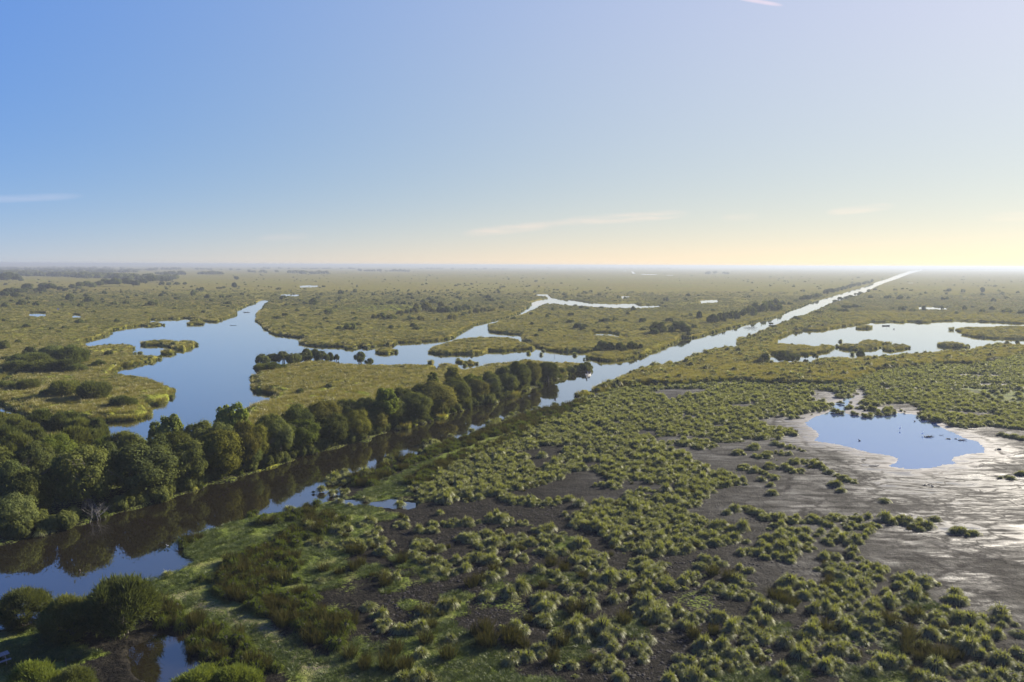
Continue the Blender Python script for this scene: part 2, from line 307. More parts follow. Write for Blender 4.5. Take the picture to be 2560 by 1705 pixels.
TUSS = ("B1:1690,1250;B1:1300,1345 1390,1315;B1:970,1350 1060,1325;B1:750,1310 840,1300;B1:745,1415 830,1385;B1:1060,1440 1130,1410;B1:1110,1490 1240,1510;B1:1500,1400 1620,1390 1610,1330;B1:1740,1330 1820,1330;B1:1860,1340 1960,1340;B1:2010,1330 2190,1300;B1:1890,1460 2030,1500;B1:2070,1430 2260,1450;B1:2090,1520 2240,1540;B1:1470,1530 1600,1510;"
        "B1:2220,1250 2320,1280;B1:560,1500;B1:900,1530 820,1510;B1:680,960 770,930 870,900 800,960;B1:570,1040;B1:695,1075;B1:750,1050 840,1050;B1:1230,755 1200,800;B1:1800,548;B1:940,895 1000,900;B1:2130,445 2250,420 2330,385;B1:1290,1180;B1:1420,1035;B1:1600,600 1680,590 1560,670;B1:1980,500;B1:770,1140;"
        "C1:1110,350 1190,350;C1:1470,325;C1:1580,310 1700,325;C1:1440,390;C1:1560,430 1650,440;C1:1740,450 1840,440;C1:1730,540 1840,530;C1:1920,510;C1:1970,420 2100,410 2200,460;C1:1490,265 1590,260;C1:1890,210 2020,260;C1:2070,190 2250,195;C1:2090,265 2240,290;C1:2070,330 2180,345;C1:1600,525;C1:1640,600;C1:2220,540;C1:2070,590 2160,600;C1:2060,760;C1:1045,855;C1:1090,925 1160,930 1140,990;C1:1530,855 1620,880 1720,860;C1:1800,885;C1:1260,1040;C1:1400,1070 1460,1080 1510,1020;"
        "C1:1520,1290;C1:1450,1480 1570,1500;C1:2325,700;C1:2340,770;C1:2320,1350;C1:1300,1540;C1:1190,560 1260,560;C1:560,260;C1:690,290 600,290;C1:850,290 930,290;C1:1790,1150;C1:2330,460;C1:590,630;C1:490,150 650,130;C1:1390,130;"
        "C2:20,110 110,90;C2:210,165 300,160 400,165;C2:290,220 350,225;C2:110,235;C2:0,255 150,270 250,260 340,280;C2:20,310;C2:40,370 100,390;C2:220,355 330,365 440,360;C2:560,290 640,290;C2:590,100 640,120 720,140;C2:940,285 1030,300 1120,310;C2:1190,355 1300,360;C2:600,375 700,390 810,390;C2:570,435;C2:750,440 820,450 880,490;C2:1100,435 1190,440;C2:1090,500 1230,490 1370,460;C2:1240,570 1370,560;"
        "C2:240,525 310,530 400,580;C2:620,510 730,510;C2:830,565 1000,575 1190,605;C2:890,620 1050,620;C2:760,600;C2:1370,640 1470,640;C2:1570,635;C2:750,680 850,690;C2:500,690;C2:610,680 700,720;C2:1140,700 1300,690;C2:1180,745 1310,740;C2:930,795;C2:1040,785;C2:1160,800;C2:60,695 130,700;C2:30,760;C2:190,780 310,770;C2:350,840 450,770 550,800;C2:390,760;C2:720,855 790,850;C2:1130,870 1230,850 1350,855;C2:1300,940 1400,960;C2:1420,900 1500,900;"
        "C2:1580,910 1700,910 1650,970;C2:1400,1030 1550,1010;C2:1860,930 1960,960 2080,1010 2110,1070;C2:2010,1070;C2:1910,1110;C2:220,990 310,980;C2:510,1040 620,980 710,1000;C2:560,1080;C2:730,1060 830,1060;C2:880,1075 940,1090;C2:100,1090;C2:30,1040;C2:600,1140;C2:400,1130;C2:860,1160;C2:1230,1160;C2:1670,1220 1750,1220 1840,1220;C2:1930,1210;C2:2160,1170;C2:2140,1240 2230,1270;C2:2000,1290 2080,1290;C2:2040,1350 2150,1380;C2:1780,1400 1870,1420;"
        "C2:1550,1340 1640,1370;C2:1480,1420 1560,1420 1620,1480;C2:1670,1450 1700,1500;C2:1440,1540 1540,1540;C2:920,1230 1050,1230 1190,1230 1120,1290;C2:740,1330 820,1310 900,1340;C2:790,1370 880,1380;C2:70,1300 140,1320;C2:250,1230 310,1220;C2:0,1350;C2:550,1390;C2:1060,1550;C2:1420,50 1560,60 1720,80;C2:1540,110 1650,150 1770,170;C2:1830,130 1950,130 2090,150;C2:1840,180;C2:1700,230 1800,240 1900,220 2100,230;C2:2000,195 2100,260;C2:2250,270 2340,290;C2:2130,350 2230,350 2330,400;"
        "C2:1750,410 1870,440;C2:1940,465;C2:2090,490 2190,520;C2:1740,500;C2:1630,590 1710,570;C2:1800,640 1900,690 2050,740;C2:2030,620 2130,640;C2:2060,700 2190,710;C2:2210,770 2290,780;C2:2320,850;C2:2220,960 2320,970;C2:2210,1080 2320,1080;C2:2270,1160;C2:1450,340;C2:1550,315 1640,330;C2:1300,245 1420,260 1560,260 1650,260;C2:1160,290 1300,290;"
        "C3:20,40 200,60 330,60;C3:60,110 200,130;C3:100,170 230,190 330,195;C3:410,60 600,130;C3:390,185 560,190;C3:600,195 720,180 840,200;C3:590,40 780,60;C3:740,105 830,110;C3:880,140 960,120 940,170;C3:910,40;C3:1060,50 1200,80 1400,90;C3:1280,120 1480,130;C3:1480,50;C3:1710,140 1780,180;C3:1880,190;C3:0,245 150,240 300,230 400,250;C3:200,310 400,320;C3:10,340 150,320;C3:530,245 680,250 830,265;C3:40,395 200,410;C3:240,365;C3:500,395 610,400;C3:770,355;C3:750,395 810,400;"
        "C3:470,520 560,530 680,570;C3:570,490 680,495;C3:740,460 850,480;C3:900,450 960,470 1030,520;C3:730,540 850,560;C3:910,550 1030,560;C3:1180,590 1300,590 1420,620;C3:1290,640 1440,680;C3:1190,680 1270,690;C3:1310,750 1390,760;C3:1030,710 1230,770;C3:1660,745 1730,730;C3:1700,800 1790,810;C3:110,650 200,650 380,650 450,700;C3:110,720 300,740 450,750;C3:500,710 600,700 780,680 870,650;C3:730,750 890,740;C3:530,775;C3:620,800 810,800;C3:30,860 120,860;C3:420,860 540,860;"
        "C3:630,850 720,870;C3:840,890 920,900;C3:910,830 990,830;C3:1060,830 1200,830;C3:620,950 720,970;C3:690,1010;C3:860,990 960,990;C3:1160,910 1300,910 1420,930;C3:1540,880 1650,920;C3:1490,970 1590,970;C3:2020,920 2170,960;C3:1770,970 1930,970;C3:420,1010 510,1030;C3:1190,1020;C3:750,1070 870,1110 1020,1130;C3:1050,1090 1240,1130;C3:1430,1090 1510,1100;C3:1670,1070 1790,1070;C3:1640,1160 1740,1170;C3:1920,1060 2080,1110;C3:1810,1230 1970,1230;C3:140,1180 220,1210;"
        "C3:320,1140 500,1130 670,1140;C3:270,1230 370,1230;C3:270,1310 350,1310;C3:580,1260 720,1240 780,1240;C3:510,1380 640,1370;C3:40,1440 120,1430;C3:930,1440;C3:1040,1370 1200,1380 1320,1440;C3:1380,1500 1550,1530;C3:1490,1400 1620,1420;C3:1710,1450 1820,1440;C3:2060,1340 2160,1340;C3:2220,1270 2330,1270;C3:1900,1490 2100,1510 2330,1510;C3:2280,1430;C3:1870,1560 2100,1570;C3:1880,1410;C3:2290,1100;"
        "B3:0,490 220,520;B3:90,565;B3:40,610 200,640 320,670;B3:0,700 150,690;B3:210,780 330,770;B3:420,770;B3:400,800 530,830;B3:0,820 170,840;B3:0,910 60,910;B3:220,860 310,860;B3:560,870 640,900 760,960;B3:580,980;B3:660,1000;B3:690,1050;B3:50,990;B3:40,1065;B3:1070,1135;B3:2190,920;B3:2320,890;B3:580,260;B3:400,235 500,230;B3:600,320 680,315;B3:700,280 850,280 1000,310;B3:760,330 870,350 990,335;B3:1050,305 1130,300 1100,335;B3:650,235 685,240;B3:1690,440 1750,450;"
        "B3:2150,530 2350,570;B3:210,375;B3:270,370;B2:2070,690 2140,700;B2:2180,655 2230,655;B2:2220,725 2350,730;B2:2090,810 2210,850 2350,890;B2:2290,940;B2:2070,950;B2:1980,990;B2:1970,1220 2160,1200 2340,1290;B2:1840,1370 2090,1370")
TRAILS = ["B3:50,440 200,480 300,560 360,650 480,700 640,780 760,840 800,920 960,1000 1060,1080 1200,1110", "B3:780,950 1000,975 1150,990 1380,1005 1480,1030 1700,1050 2350,1080", "B3:130,340 60,400 30,470", "B3:340,880 500,900 560,920",
          "B3:-100,1100 200,1110 500,1160 800,1200 900,1180 1040,1130 1060,1100", "B3:700,1050 900,1080 1100,1080 1250,1120", "C3:1470,650 1650,560 1850,490 2100,460 2350,450", "C3:1000,300 1180,300 1400,260 1600,240 1750,250", "C3:1200,310 1400,430 1650,560 1900,620 2350,670",
          "C3:1480,300 1800,420 2100,470 2350,530", "C3:1880,840 2000,780 2250,710", "B3:1340,1110 1500,1160 1700,1180 1500,1230 1700,1290", "B3:2000,650 2100,680 2200,750 2350,800", "B3:1870,830 1960,840", "B3:200,940 180,1040 100,1100", "B3:2110,820 2200,870 2300,870",
          "B3:1520,1140 1700,1080 2000,1100 2350,1110", "B3:1560,1170 1900,1160 2350,1190", "B3:1600,1220 1900,1230 2350,1240", "B3:1450,1280 1800,1290 2350,1270", "B3:1540,1330 1900,1340 2350,1330", "B3:1700,1370 1850,1350 1880,1320"]


# ------------------------------------------------------------------ fields on the ground plane
def seg_dist(X, Y, poly, closed=True, margin=12.0, D=None):
    """distance to the outline (up to margin) and inside test"""
    if D is None:
        D = np.full(X.shape, margin, dtype=np.float32)
    inside = np.zeros(X.shape, dtype=bool)
    n = len(poly)
    px0, px1 = min(p[0] for p in poly) - margin, max(p[0] for p in poly) + margin
    py0, py1 = min(p[1] for p in poly) - margin, max(p[1] for p in poly) + margin
    idx = np.nonzero((X > px0) & (X < px1) & (Y > py0) & (Y < py1))[0]
    if len(idx) == 0:
        return D, inside
    order = np.argsort(Y[idx], kind='stable')
    idx = idx[order]
    x, y = X[idx], Y[idx]
    d = D[idx]
    ins = np.zeros(len(idx), dtype=bool)
    for i in range(n if closed else n - 1):
        ax, ay = poly[i]
        bx, by = poly[(i + 1) % n]
        ylo, yhi = min(ay, by), max(ay, by)
        a, b = np.searchsorted(y, [ylo - margin, yhi + margin])
        if b > a:
            xs, ys = x[a:b], y[a:b]
            m = np.nonzero((xs > min(ax, bx) - margin) & (xs < max(ax, bx) + margin))[0]
            if len(m):
                xs, ys = xs[m], ys[m]
                vx, vy = bx - ax, by - ay
                L = vx * vx + vy * vy + 1e-9
                t = np.clip(((xs - ax) * vx + (ys - ay) * vy) / L, 0, 1)
                dd = np.hypot(xs - ax - t * vx, ys - ay - t * vy)
                d[a:b][m] = np.minimum(d[a:b][m], dd)
        if closed and yhi > ylo:
            a, b = np.searchsorted(y, [ylo, yhi])
            if b > a:
                xc = ax + (y[a:b] - ay) * (bx - ax) / (by - ay)
                ins[a:b] ^= x[a:b] < xc
    D[idx] = d
    inside[idx] = ins
    return D, inside


def sdf(X, Y, poly, margin=12.0):
    D, ins = seg_dist(X, Y, poly, True, margin)
    return np.where(ins, -D, D)


_lat = rng.random((256, 256)).astype(np.float32)


def vnoise(x, y):
    xi, yi = np.floor(x).astype(np.int64), np.floor(y).astype(np.int64)
    fx, fy = (x - xi), (y - yi)
    fx, fy = fx * fx * (3 - 2 * fx), fy * fy * (3 - 2 * fy)
    a, b = xi & 255, yi & 255
    a1, b1 = (a + 1) & 255, (b + 1) & 255
    return ((_lat[a, b] * (1 - fx) + _lat[a1, b] * fx) * (1 - fy) + (_lat[a, b1] * (1 - fx) + _lat[a1, b1] * fx) * fy) - 0.5


def fbm(x, y, s, o=3):
    r, amp, tot = 0, 1.0, 0
    for k in range(o):
        r = r + amp * vnoise(x / s + 17.3 * k + 5, y / s - 9.1 * k + 3)
        tot += amp
        amp *= 0.5
        s *= 0.47
    return r / tot * 2


PW = [pts(s, 0.0, 1.8) for s in WATERS]
PI_ = [pts(s) for s in ISLANDS]
PF = pts(FEN)
PD = pts(DENSE, 0.5)
PG = [pts(s, 0.3) for s in GREEN]
PB = [pts(s) for s in BARE]
PL = [pts(s) for s in LUSH]
PR = [(hw, pts(s, 0.5)) for hw, s in RUSHBAND]
PS = [pts(s, 0.3) for s in SAND]
PT = [pts(s) for s in TRAILS]


def land(X, Y, jitter=True):
    """> 0 on land (metres to the shore), < 0 in water"""
    L = np.full(X.shape, 12.0, dtype=np.float32)
    for p in PW:
        L = np.minimum(L, sdf(X, Y, p))
    for p in PI_:
        L = np.maximum(L, -sdf(X, Y, p))
    if jitter:
        pool = sdf(X, Y, PW[-1], 12.0)
        j = fbm(X, Y, 2.6, 3) * 1.1 * np.clip(pool / 6.0, 0.12, 1)
        L = L + j
    return L


# ------------------------------------------------------------------ materials
def mat(name):
    m = bpy.data.materials.new(name)
    m.use_nodes = True
    nt = m.node_tree
    nt.nodes.clear()
    out = nt.nodes.new("ShaderNodeOutputMaterial")
    return m, nt, out


def mixc(nt, f, a, b, blend='MIX'):
    n = nt.nodes.new("ShaderNodeMix")
    n.data_type = 'RGBA'
    n.blend_type = blend
    for i, v in ((0, f), (6, a), (7, b)):
        if isinstance(v, (int, float)):
            n.inputs[i].default_value = v
        elif isinstance(v, tuple):
            n.inputs[i].default_value = (*v, 1)
        else:
            nt.links.new(v, n.inputs[i])
    return n.outputs[2]


def noise(nt, vec, scale, detail=3, rough=0.55):
    n = nt.nodes.new("ShaderNodeTexNoise")
    n.inputs['Scale'].default_value = scale
    n.inputs['Detail'].default_value = detail
    n.inputs['Roughness'].default_value = rough
    if vec is not None:
        nt.links.new(vec, n.inputs['Vector'])
    return n.outputs['Fac']


def attr(nt, name, kind='GEOMETRY'):
    n = nt.nodes.new("ShaderNodeAttribute")
    n.attribute_type = kind
    n.attribute_name = name
    return n


def ramp(nt, f, lo, hi):
    n = nt.nodes.new("ShaderNodeMapRange")
    n.inputs[1].default_value = lo
    n.inputs[2].default_value = hi
    nt.links.new(f, n.inputs[0])
    return n.outputs[0]


def leaf_mat(name, dark, light, tip=None, trans=0.35, gloss=0.08, rough=0.45, tint=False):
    """thin leaves: some light passes through; colour varies from leaf to leaf and plant to plant"""
    m, nt, out = mat(name)
    va = attr(nt, "var").outputs['Fac']
    oi = nt.nodes.new("ShaderNodeObjectInfo")
    col = mixc(nt, va, dark, light)
    if tint:
        col = mixc(nt, 1.0, col, oi.outputs['Color'], 'MULTIPLY')
    hsv = nt.nodes.new("ShaderNodeHueSaturation")
    nt.links.new(col, hsv.inputs['Color'])
    nt.links.new(ramp(nt, oi.outputs['Random'], -0.9, 1.1), hsv.inputs['Value'])
    hv = nt.nodes.new("ShaderNodeMapRange")
    nt.links.new(oi.outputs['Random'], hv.inputs[0])
    hv.inputs[3].default_value, hv.inputs[4].default_value = 0.72, 1.25
    nt.links.new(hv.outputs[0], hsv.inputs['Value'])
    col = hsv.outputs['Color']
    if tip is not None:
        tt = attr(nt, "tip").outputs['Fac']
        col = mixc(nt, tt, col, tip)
    d = nt.nodes.new("ShaderNodeBsdfDiffuse")
    t = nt.nodes.new("ShaderNodeBsdfTranslucent")
    g = nt.nodes.new("ShaderNodeBsdfGlossy")
    g.inputs['Roughness'].default_value = rough
    nt.links.new(col, d.inputs['Color'])
    tc_ = mixc(nt, 1.0, col, (1.25, 1.2, 0.55), 'MULTIPLY')
    nt.links.new(tc_, t.inputs['Color'])
    m1 = nt.nodes.new("ShaderNodeMixShader")
    m1.inputs[0].default_value = trans
    nt.links.new(d.outputs[0], m1.inputs[1])
    nt.links.new(t.outputs[0], m1.inputs[2])
    m2 = nt.nodes.new("ShaderNodeMixShader")
    m2.inputs[0].default_value = gloss
    nt.links.new(m1.outputs[0], m2.inputs[1])
    nt.links.new(g.outputs[0], m2.inputs[2])
    nt.links.new(m2.outputs[0], out.inputs['Surface'])
    return m


def plain_mat(name, col, rough=0.8, vary=0.3, scale=6.0, spec=0.3):
    m, nt, out = mat(name)
    b = nt.nodes.new("ShaderNodeBsdfPrincipled")
    tc = nt.nodes.new("ShaderNodeTexCoord")
    n = noise(nt, tc.outputs['Object'], scale)
    c2 = tuple(max(0, c * (1 - vary)) for c in col)
    c3 = tuple(min(1, c * (1 + vary)) for c in col)
    nt.links.new(mixc(nt, ramp(nt, n, 0.3, 0.7), c2, c3), b.inputs['Base Color'])
    b.inputs['Roughness'].default_value = rough
    b.inputs['Specular IOR Level'].default_value = spec
    nt.links.new(b.outputs[0], out.inputs['Surface'])
    return m


# ground: colours and wetness come from the vertices (what grows there), fine grain from noise
GM, nt, out = mat("ground")
geo = nt.nodes.new("ShaderNodeNewGeometry")
pos = geo.outputs['Position']
bs = nt.nodes.new("ShaderNodeBsdfPrincipled")
cov = attr(nt, "cover")
sepc = nt.nodes.new("ShaderNodeSeparateColor")
nt.links.new(cov.outputs['Color'], sepc.inputs[0])
gr, wet, sand = sepc.outputs[0], sepc.outputs[1], sepc.outputs[2]
cov2 = attr(nt, "cover2")
sepd = nt.nodes.new("ShaderNodeSeparateColor")
nt.links.new(cov2.outputs['Color'], sepd.inputs[0])
trail, shoal, churn = sepd.outputs[0], sepd.outputs[1], sepd.outputs[2]
n1 = noise(nt, pos, 3.2, 4, 0.65)
n2 = noise(nt, pos, 0.35, 3)
n3 = noise(nt, pos, 9.0, 2, 0.6)
peat = mixc(nt, ramp(nt, n1, 0.38, 0.62), (0.006, 0.0053, 0.0038), (0.024, 0.0208, 0.0148))
mud = mixc(nt, ramp(nt, n2, 0.35, 0.65), (0.014, 0.013, 0.012), (0.034, 0.031, 0.028))
mud = mixc(nt, ramp(nt, n1, 0.55, 0.7), mud, (0.016, 0.015, 0.013))
base = mixc(nt, wet, peat, mud)
mpb = nt.nodes.new("ShaderNodeMapping")
mpb.inputs['Scale'].default_value = (0.5, 1.1, 1)
nt.links.new(pos, mpb.inputs['Vector'])
blot = noise(nt, mpb.outputs[0], 0.8, 5, 0.68)
base = mixc(nt, ramp(nt, blot, 0.44, 0.60), base, mixc(nt, 1.0, base, (0.42, 0.42, 0.42), 'MULTIPLY'))
moss = mixc(nt, ramp(nt, n1, 0.35, 0.65), (0.060, 0.082, 0.012), (0.125, 0.155, 0.027))
moss = mixc(nt, ramp(nt, n2, 0.45, 0.7), moss, (0.135, 0.135, 0.045))
gfac = mth(nt, 'MULTIPLY_ADD', mth(nt, 'SUBTRACT', n1, 0.5), 1.3, gr, clamp=True)
gfac = ramp(nt, gfac, 0.35, 0.62)
base = mixc(nt, gfac, base, moss)
sf = mth(nt, 'MULTIPLY', sand, ramp(nt, n1, 0.36, 0.62))
base = mixc(nt, sf, base, (0.155, 0.135, 0.082))
base = mixc(nt, mth(nt, 'MULTIPLY', shoal, 0.75), base, (0.17, 0.155, 0.13))
mpc = nt.nodes.new("ShaderNodeMapping")
mpc.inputs['Scale'].default_value = (0.16, 0.75, 1)
mpc.inputs['Rotation'].default_value = (0, 0, math.radians(-14))
nt.links.new(pos, mpc.inputs['Vector'])
nch = nt.nodes.new("ShaderNodeTexNoise")
nch.inputs['Scale'].default_value = 1.0
nch.inputs['Detail'].default_value = 4
nch.inputs['Roughness'].default_value = 0.62
nch.inputs['Distortion'].default_value = 0.5
nt.links.new(mpc.outputs[0], nch.inputs['Vector'])
ln = mth(nt, 'SUBTRACT', 1.0, mth(nt, 'MULTIPLY', mth(nt, 'ABSOLUTE', mth(nt, 'SUBTRACT', nch.outputs['Fac'], 0.5)), 15.0), clamp=True)
vo = nt.nodes.new("ShaderNodeTexVoronoi")
vo.feature = 'DISTANCE_TO_EDGE'
vo.inputs['Scale'].default_value = 1.0
mpv = nt.nodes.new("ShaderNodeMapping")
mpv.inputs['Scale'].default_value = (0.10, 0.34, 1)
mpv.inputs['Rotation'].default_value = (0, 0, math.radians(-10))
nt.links.new(pos, mpv.inputs['Vector'])
wob = nt.nodes.new("ShaderNodeTexNoise")
wob.inputs['Scale'].default_value = 0.35
wob.inputs['Detail'].default_value = 4
nt.links.new(pos, wob.inputs['Vector'])
vad = nt.nodes.new("ShaderNodeVectorMath")
vad.operation = 'MULTIPLY_ADD'
nt.links.new(wob.outputs['Color'], vad.inputs[0])
vad.inputs[1].default_value = (1.3, 1.3, 0)
nt.links.new(mpv.outputs[0], vad.inputs[2])
nt.links.new(vad.outputs[0], vo.inputs['Vector'])
lv = mth(nt, 'SUBTRACT', 1.0, mth(nt, 'MULTIPLY', vo.outputs['Distance'], 11.0), clamp=True)
lv = mth(nt, 'MULTIPLY', lv, mth(nt, 'MULTIPLY', wet, 2.2, clamp=True))
ln = mth(nt, 'MAXIMUM', mth(nt, 'MULTIPLY', ln, churn), mth(nt, 'MULTIPLY', lv, mth(nt, 'SUBTRACT', 1.0, shoal)))
ln = mth(nt, 'POWER', ln, 0.6)
tf = mth(nt, 'MULTIPLY', mth(nt, 'MAXIMUM', trail, ln), ramp(nt, n3, 0.22, 0.42))
base = mixc(nt, tf, base, (0.010, 0.008, 0.007))
nt.links.new(base, bs.inputs['Base Color'])
# wet mud shines, more where it is smooth
wr = mth(nt, 'MULTIPLY', wet, mth(nt, 'SUBTRACT', 1.0, gfac))
wr = mth(nt, 'MULTIPLY', wr, mth(nt, 'SUBTRACT', 1.0, tf))
n4 = nt.nodes.new("ShaderNodeTexNoise")
n4.inputs['Scale'].default_value = 0.5
n4.inputs['Detail'].default_value = 5
mp = nt.nodes.new("ShaderNodeMapping")
mp.inputs['Scale'].default_value = (0.35, 1.4, 1)
nt.links.new(pos, mp.inputs['Vector'])
nt.links.new(mp.outputs[0], n4.inputs['Vector'])
wr = mth(nt, 'MULTIPLY', wr, ramp(nt, n4.outputs['Fac'], 0.30, 0.62))
rg = nt.nodes.new("ShaderNodeMapRange")
nt.links.new(wr, rg.inputs[0])
rg.inputs[3].default_value, rg.inputs[4].default_value = 0.92, 0.34
nt.links.new(rg.outputs[0], bs.inputs['Roughness'])
sl = nt.nodes.new("ShaderNodeMapRange")
nt.links.new(wr, sl.inputs[0])
sl.inputs[3].default_value, sl.inputs[4].default_value = 0.06, 0.95
nt.links.new(sl.outputs[0], bs.inputs['Specular IOR Level'])
bp = nt.nodes.new("ShaderNodeBump")
bp.inputs['Distance'].default_value = 0.35
bstr = nt.nodes.new("ShaderNodeMapRange")
nt.links.new(wet, bstr.inputs[0])
bstr.inputs[3].default_value, bstr.inputs[4].default_value = 1.0, 0.07
nt.links.new(bstr.outputs[0], bp.inputs['Strength'])
bh = mth(nt, 'MULTIPLY_ADD', n3, 0.45, n1)
nt.links.new(bh, bp.inputs['Height'])
nt.links.new(bp.outputs[0], bs.inputs['Normal'])
nt.links.new(bs.outputs[0], out.inputs['Surface'])

# reed bed seen from above: a ruffled canopy
RMAT, nt, out = mat("reeds")
geo = nt.nodes.new("ShaderNodeNewGeometry")
pos = geo.outputs['Position']
zone = attr(nt, "zone").outputs['Fac']
big = noise(nt, pos, 0.012, 4, 0.6)
mid = noise(nt, pos, 0.12, 4, 0.65)
fin = noise(nt, pos, 1.3, 3, 0.7)
strk = nt.nodes.new("ShaderNodeMapping")
strk.inputs['Scale'].default_value = (0.004, 0.02, 1)
nt.links.new(pos, strk.inputs['Vector'])
stn = noise(nt, strk.outputs[0], 1.0, 4, 0.6)
c = mixc(nt, ramp(nt, big, 0.35, 0.65), (0.158, 0.156, 0.026), (0.190, 0.154, 0.036))
c = mixc(nt, ramp(nt, stn, 0.42, 0.66), c, (0.165, 0.128, 0.036))
c = mixc(nt, zone, c, (0.155, 0.175, 0.024))
c = mixc(nt, ramp(nt, mid, 0.46, 0.70), c, (0.082, 0.082, 0.020))
c = mixc(nt, ramp(nt, fin, 0.45, 0.75), c, (0.060, 0.062, 0.016))
d = nt.nodes.new("ShaderNodeBsdfDiffuse")
t = nt.nodes.new("ShaderNodeBsdfTranslucent")
nt.links.new(c, d.inputs[0])
bp = nt.nodes.new("ShaderNodeBump")
bp.inputs['Strength'].default_value = 0.9
bp.inputs['Distance'].default_value = 0.8
nt.links.new(mth(nt, 'MULTIPLY_ADD', mid, 1.5, fin), bp.inputs['Height'])
nt.links.new(bp.outputs[0], d.inputs['Normal'])
nt.links.new(d.outputs[0], out.inputs['Surface'])

# water: peaty, slightly cloudy, mirror smooth
def water_mat(name, body, tint, ior):
    m, nt, out = mat(name)
    geo = nt.nodes.new("ShaderNodeNewGeometry")
    bp = nt.nodes.new("ShaderNodeBump")
    bp.inputs['Strength'].default_value = 0.05
    bp.inputs['Distance'].default_value = 0.05
    nt.links.new(noise(nt, geo.outputs['Position'], 0.9, 2), bp.inputs['Height'])
    d = nt.nodes.new("ShaderNodeBsdfDiffuse")
    d.inputs[0].default_value = (*body, 1)
    g = nt.nodes.new("ShaderNodeBsdfGlossy")
    g.inputs['Color'].default_value = (*tint, 1)
    g.inputs['Roughness'].default_value = 0.03
    nt.links.new(bp.outputs[0], g.inputs['Normal'])
    f = nt.nodes.new("ShaderNodeFresnel")
    f.inputs['IOR'].default_value = ior
    mx = nt.nodes.new("ShaderNodeMixShader")
    inv = mth(nt, 'POWER', mth(nt, 'SUBTRACT', 1.0, f.outputs[0]), 2.3)
    nt.links.new(mth(nt, 'SUBTRACT', 1.0, inv), mx.inputs[0])
    nt.links.new(d.outputs[0], mx.inputs[1])
    nt.links.new(g.outputs[0], mx.inputs[2])
    nt.links.new(mx.outputs[0], out.inputs['Surface'])
    return m


WM = water_mat("water", (0.011, 0.0085, 0.0045), (0.95, 0.975, 1.0), 1.5)
WM2 = water_mat("shallow_water", (0.050, 0.085, 0.19), (0.80, 0.90, 1.0), 1.5)


# ------------------------------------------------------------------ mesh helpers
def link(o, parent=None, kind=None, label=None, cat=None, group=None):
    if o.name not in C.objects:
        C.objects.link(o)
    if parent is not None:
        o.parent = parent
    if kind:
        o["kind"] = kind
    if label:
        o["label"] = label
    if cat:
        o["category"] = cat
    if group:
        o["group"] = group
    return o


def mesh_np(name, V, F, mats, smooth=False, attrs=None, cattrs=None, mi=None):
    """F: (n, 3 or 4) int array"""
    V = np.asarray(V, dtype=np.float32)
    F = np.asarray(F, dtype=np.int32)
    me = bpy.data.meshes.new(name)
    me.vertices.add(len(V))
    me.vertices.foreach_set('co', V.ravel())
    k = F.shape[1]
    me.loops.add(F.size)
    me.loops.foreach_set('vertex_index', F.ravel())
    me.polygons.add(len(F))
    me.polygons.foreach_set('loop_start', np.arange(0, F.size, k, dtype=np.int32))
    me.polygons.foreach_set('loop_total', np.full(len(F), k, dtype=np.int32))
    if mi is not None:
        me.polygons.foreach_set('material_index', np.asarray(mi, dtype=np.int32))
    me.polygons.foreach_set('use_smooth', np.full(len(F), smooth))
    for an, av in (attrs or {}).items():
        a = me.attributes.new(an, 'FLOAT', 'POINT')
        a.data.foreach_set('value', np.asarray(av, dtype=np.float32))
    for an, av in (cattrs or {}).items():
        a = me.attributes.new(an, 'FLOAT_COLOR', 'POINT')
        q = np.ones((len(V), 4), dtype=np.float32)
        q[:, :3] = av
        a.data.foreach_set('color', q.ravel())
    for m in mats:
        me.materials.append(m)
    me.update()
    me.validate()
    return me


def fan(dep0, dep1, nr, smax, nc, xc=0.0):
    """rows at rising distance, spaced as the eye needs them; columns spread with distance"""
    dep = np.linspace(dep0 ** 0.6, dep1 ** 0.6, nr) ** (1 / 0.6)
    y = CAM_H / np.tan(np.radians(dep))
    s = np.linspace(-smax, smax, nc)
    Yg, Sg = np.meshgrid(y, s, indexing='ij')
    Xg = Sg * (Yg + 6.0)
    i = np.arange(nr - 1)[:, None] * nc + np.arange(nc - 1)[None, :]
    F = np.stack([i, i + 1, i + 1 + nc, i + nc], axis=-1).reshape(-1, 4)
    return Xg.ravel(), Yg.ravel(), F


# ------------------------------------------------------------------ ground
def line_mask(X, Y, P, hw, soft):
    D = np.full(X.shape, hw + soft + 0.1, dtype=np.float32)
    for p in P:
        D, _ = seg_dist(X, Y, p, False, hw + soft + 0.1, D)
    return np.clip((hw + soft - D) / soft, 0, 1)


X, Y, F = fan(42.0, 0.085, 640, 0.93, 800)
L = land(X, Y)
pool = sdf(X, Y, PW[-1], 40.0)
fen = np.clip(-sdf(X, Y, PF) / 2.0, 0, 1)
wpool = np.clip((pool + 1) / 30.0, 0, 1)
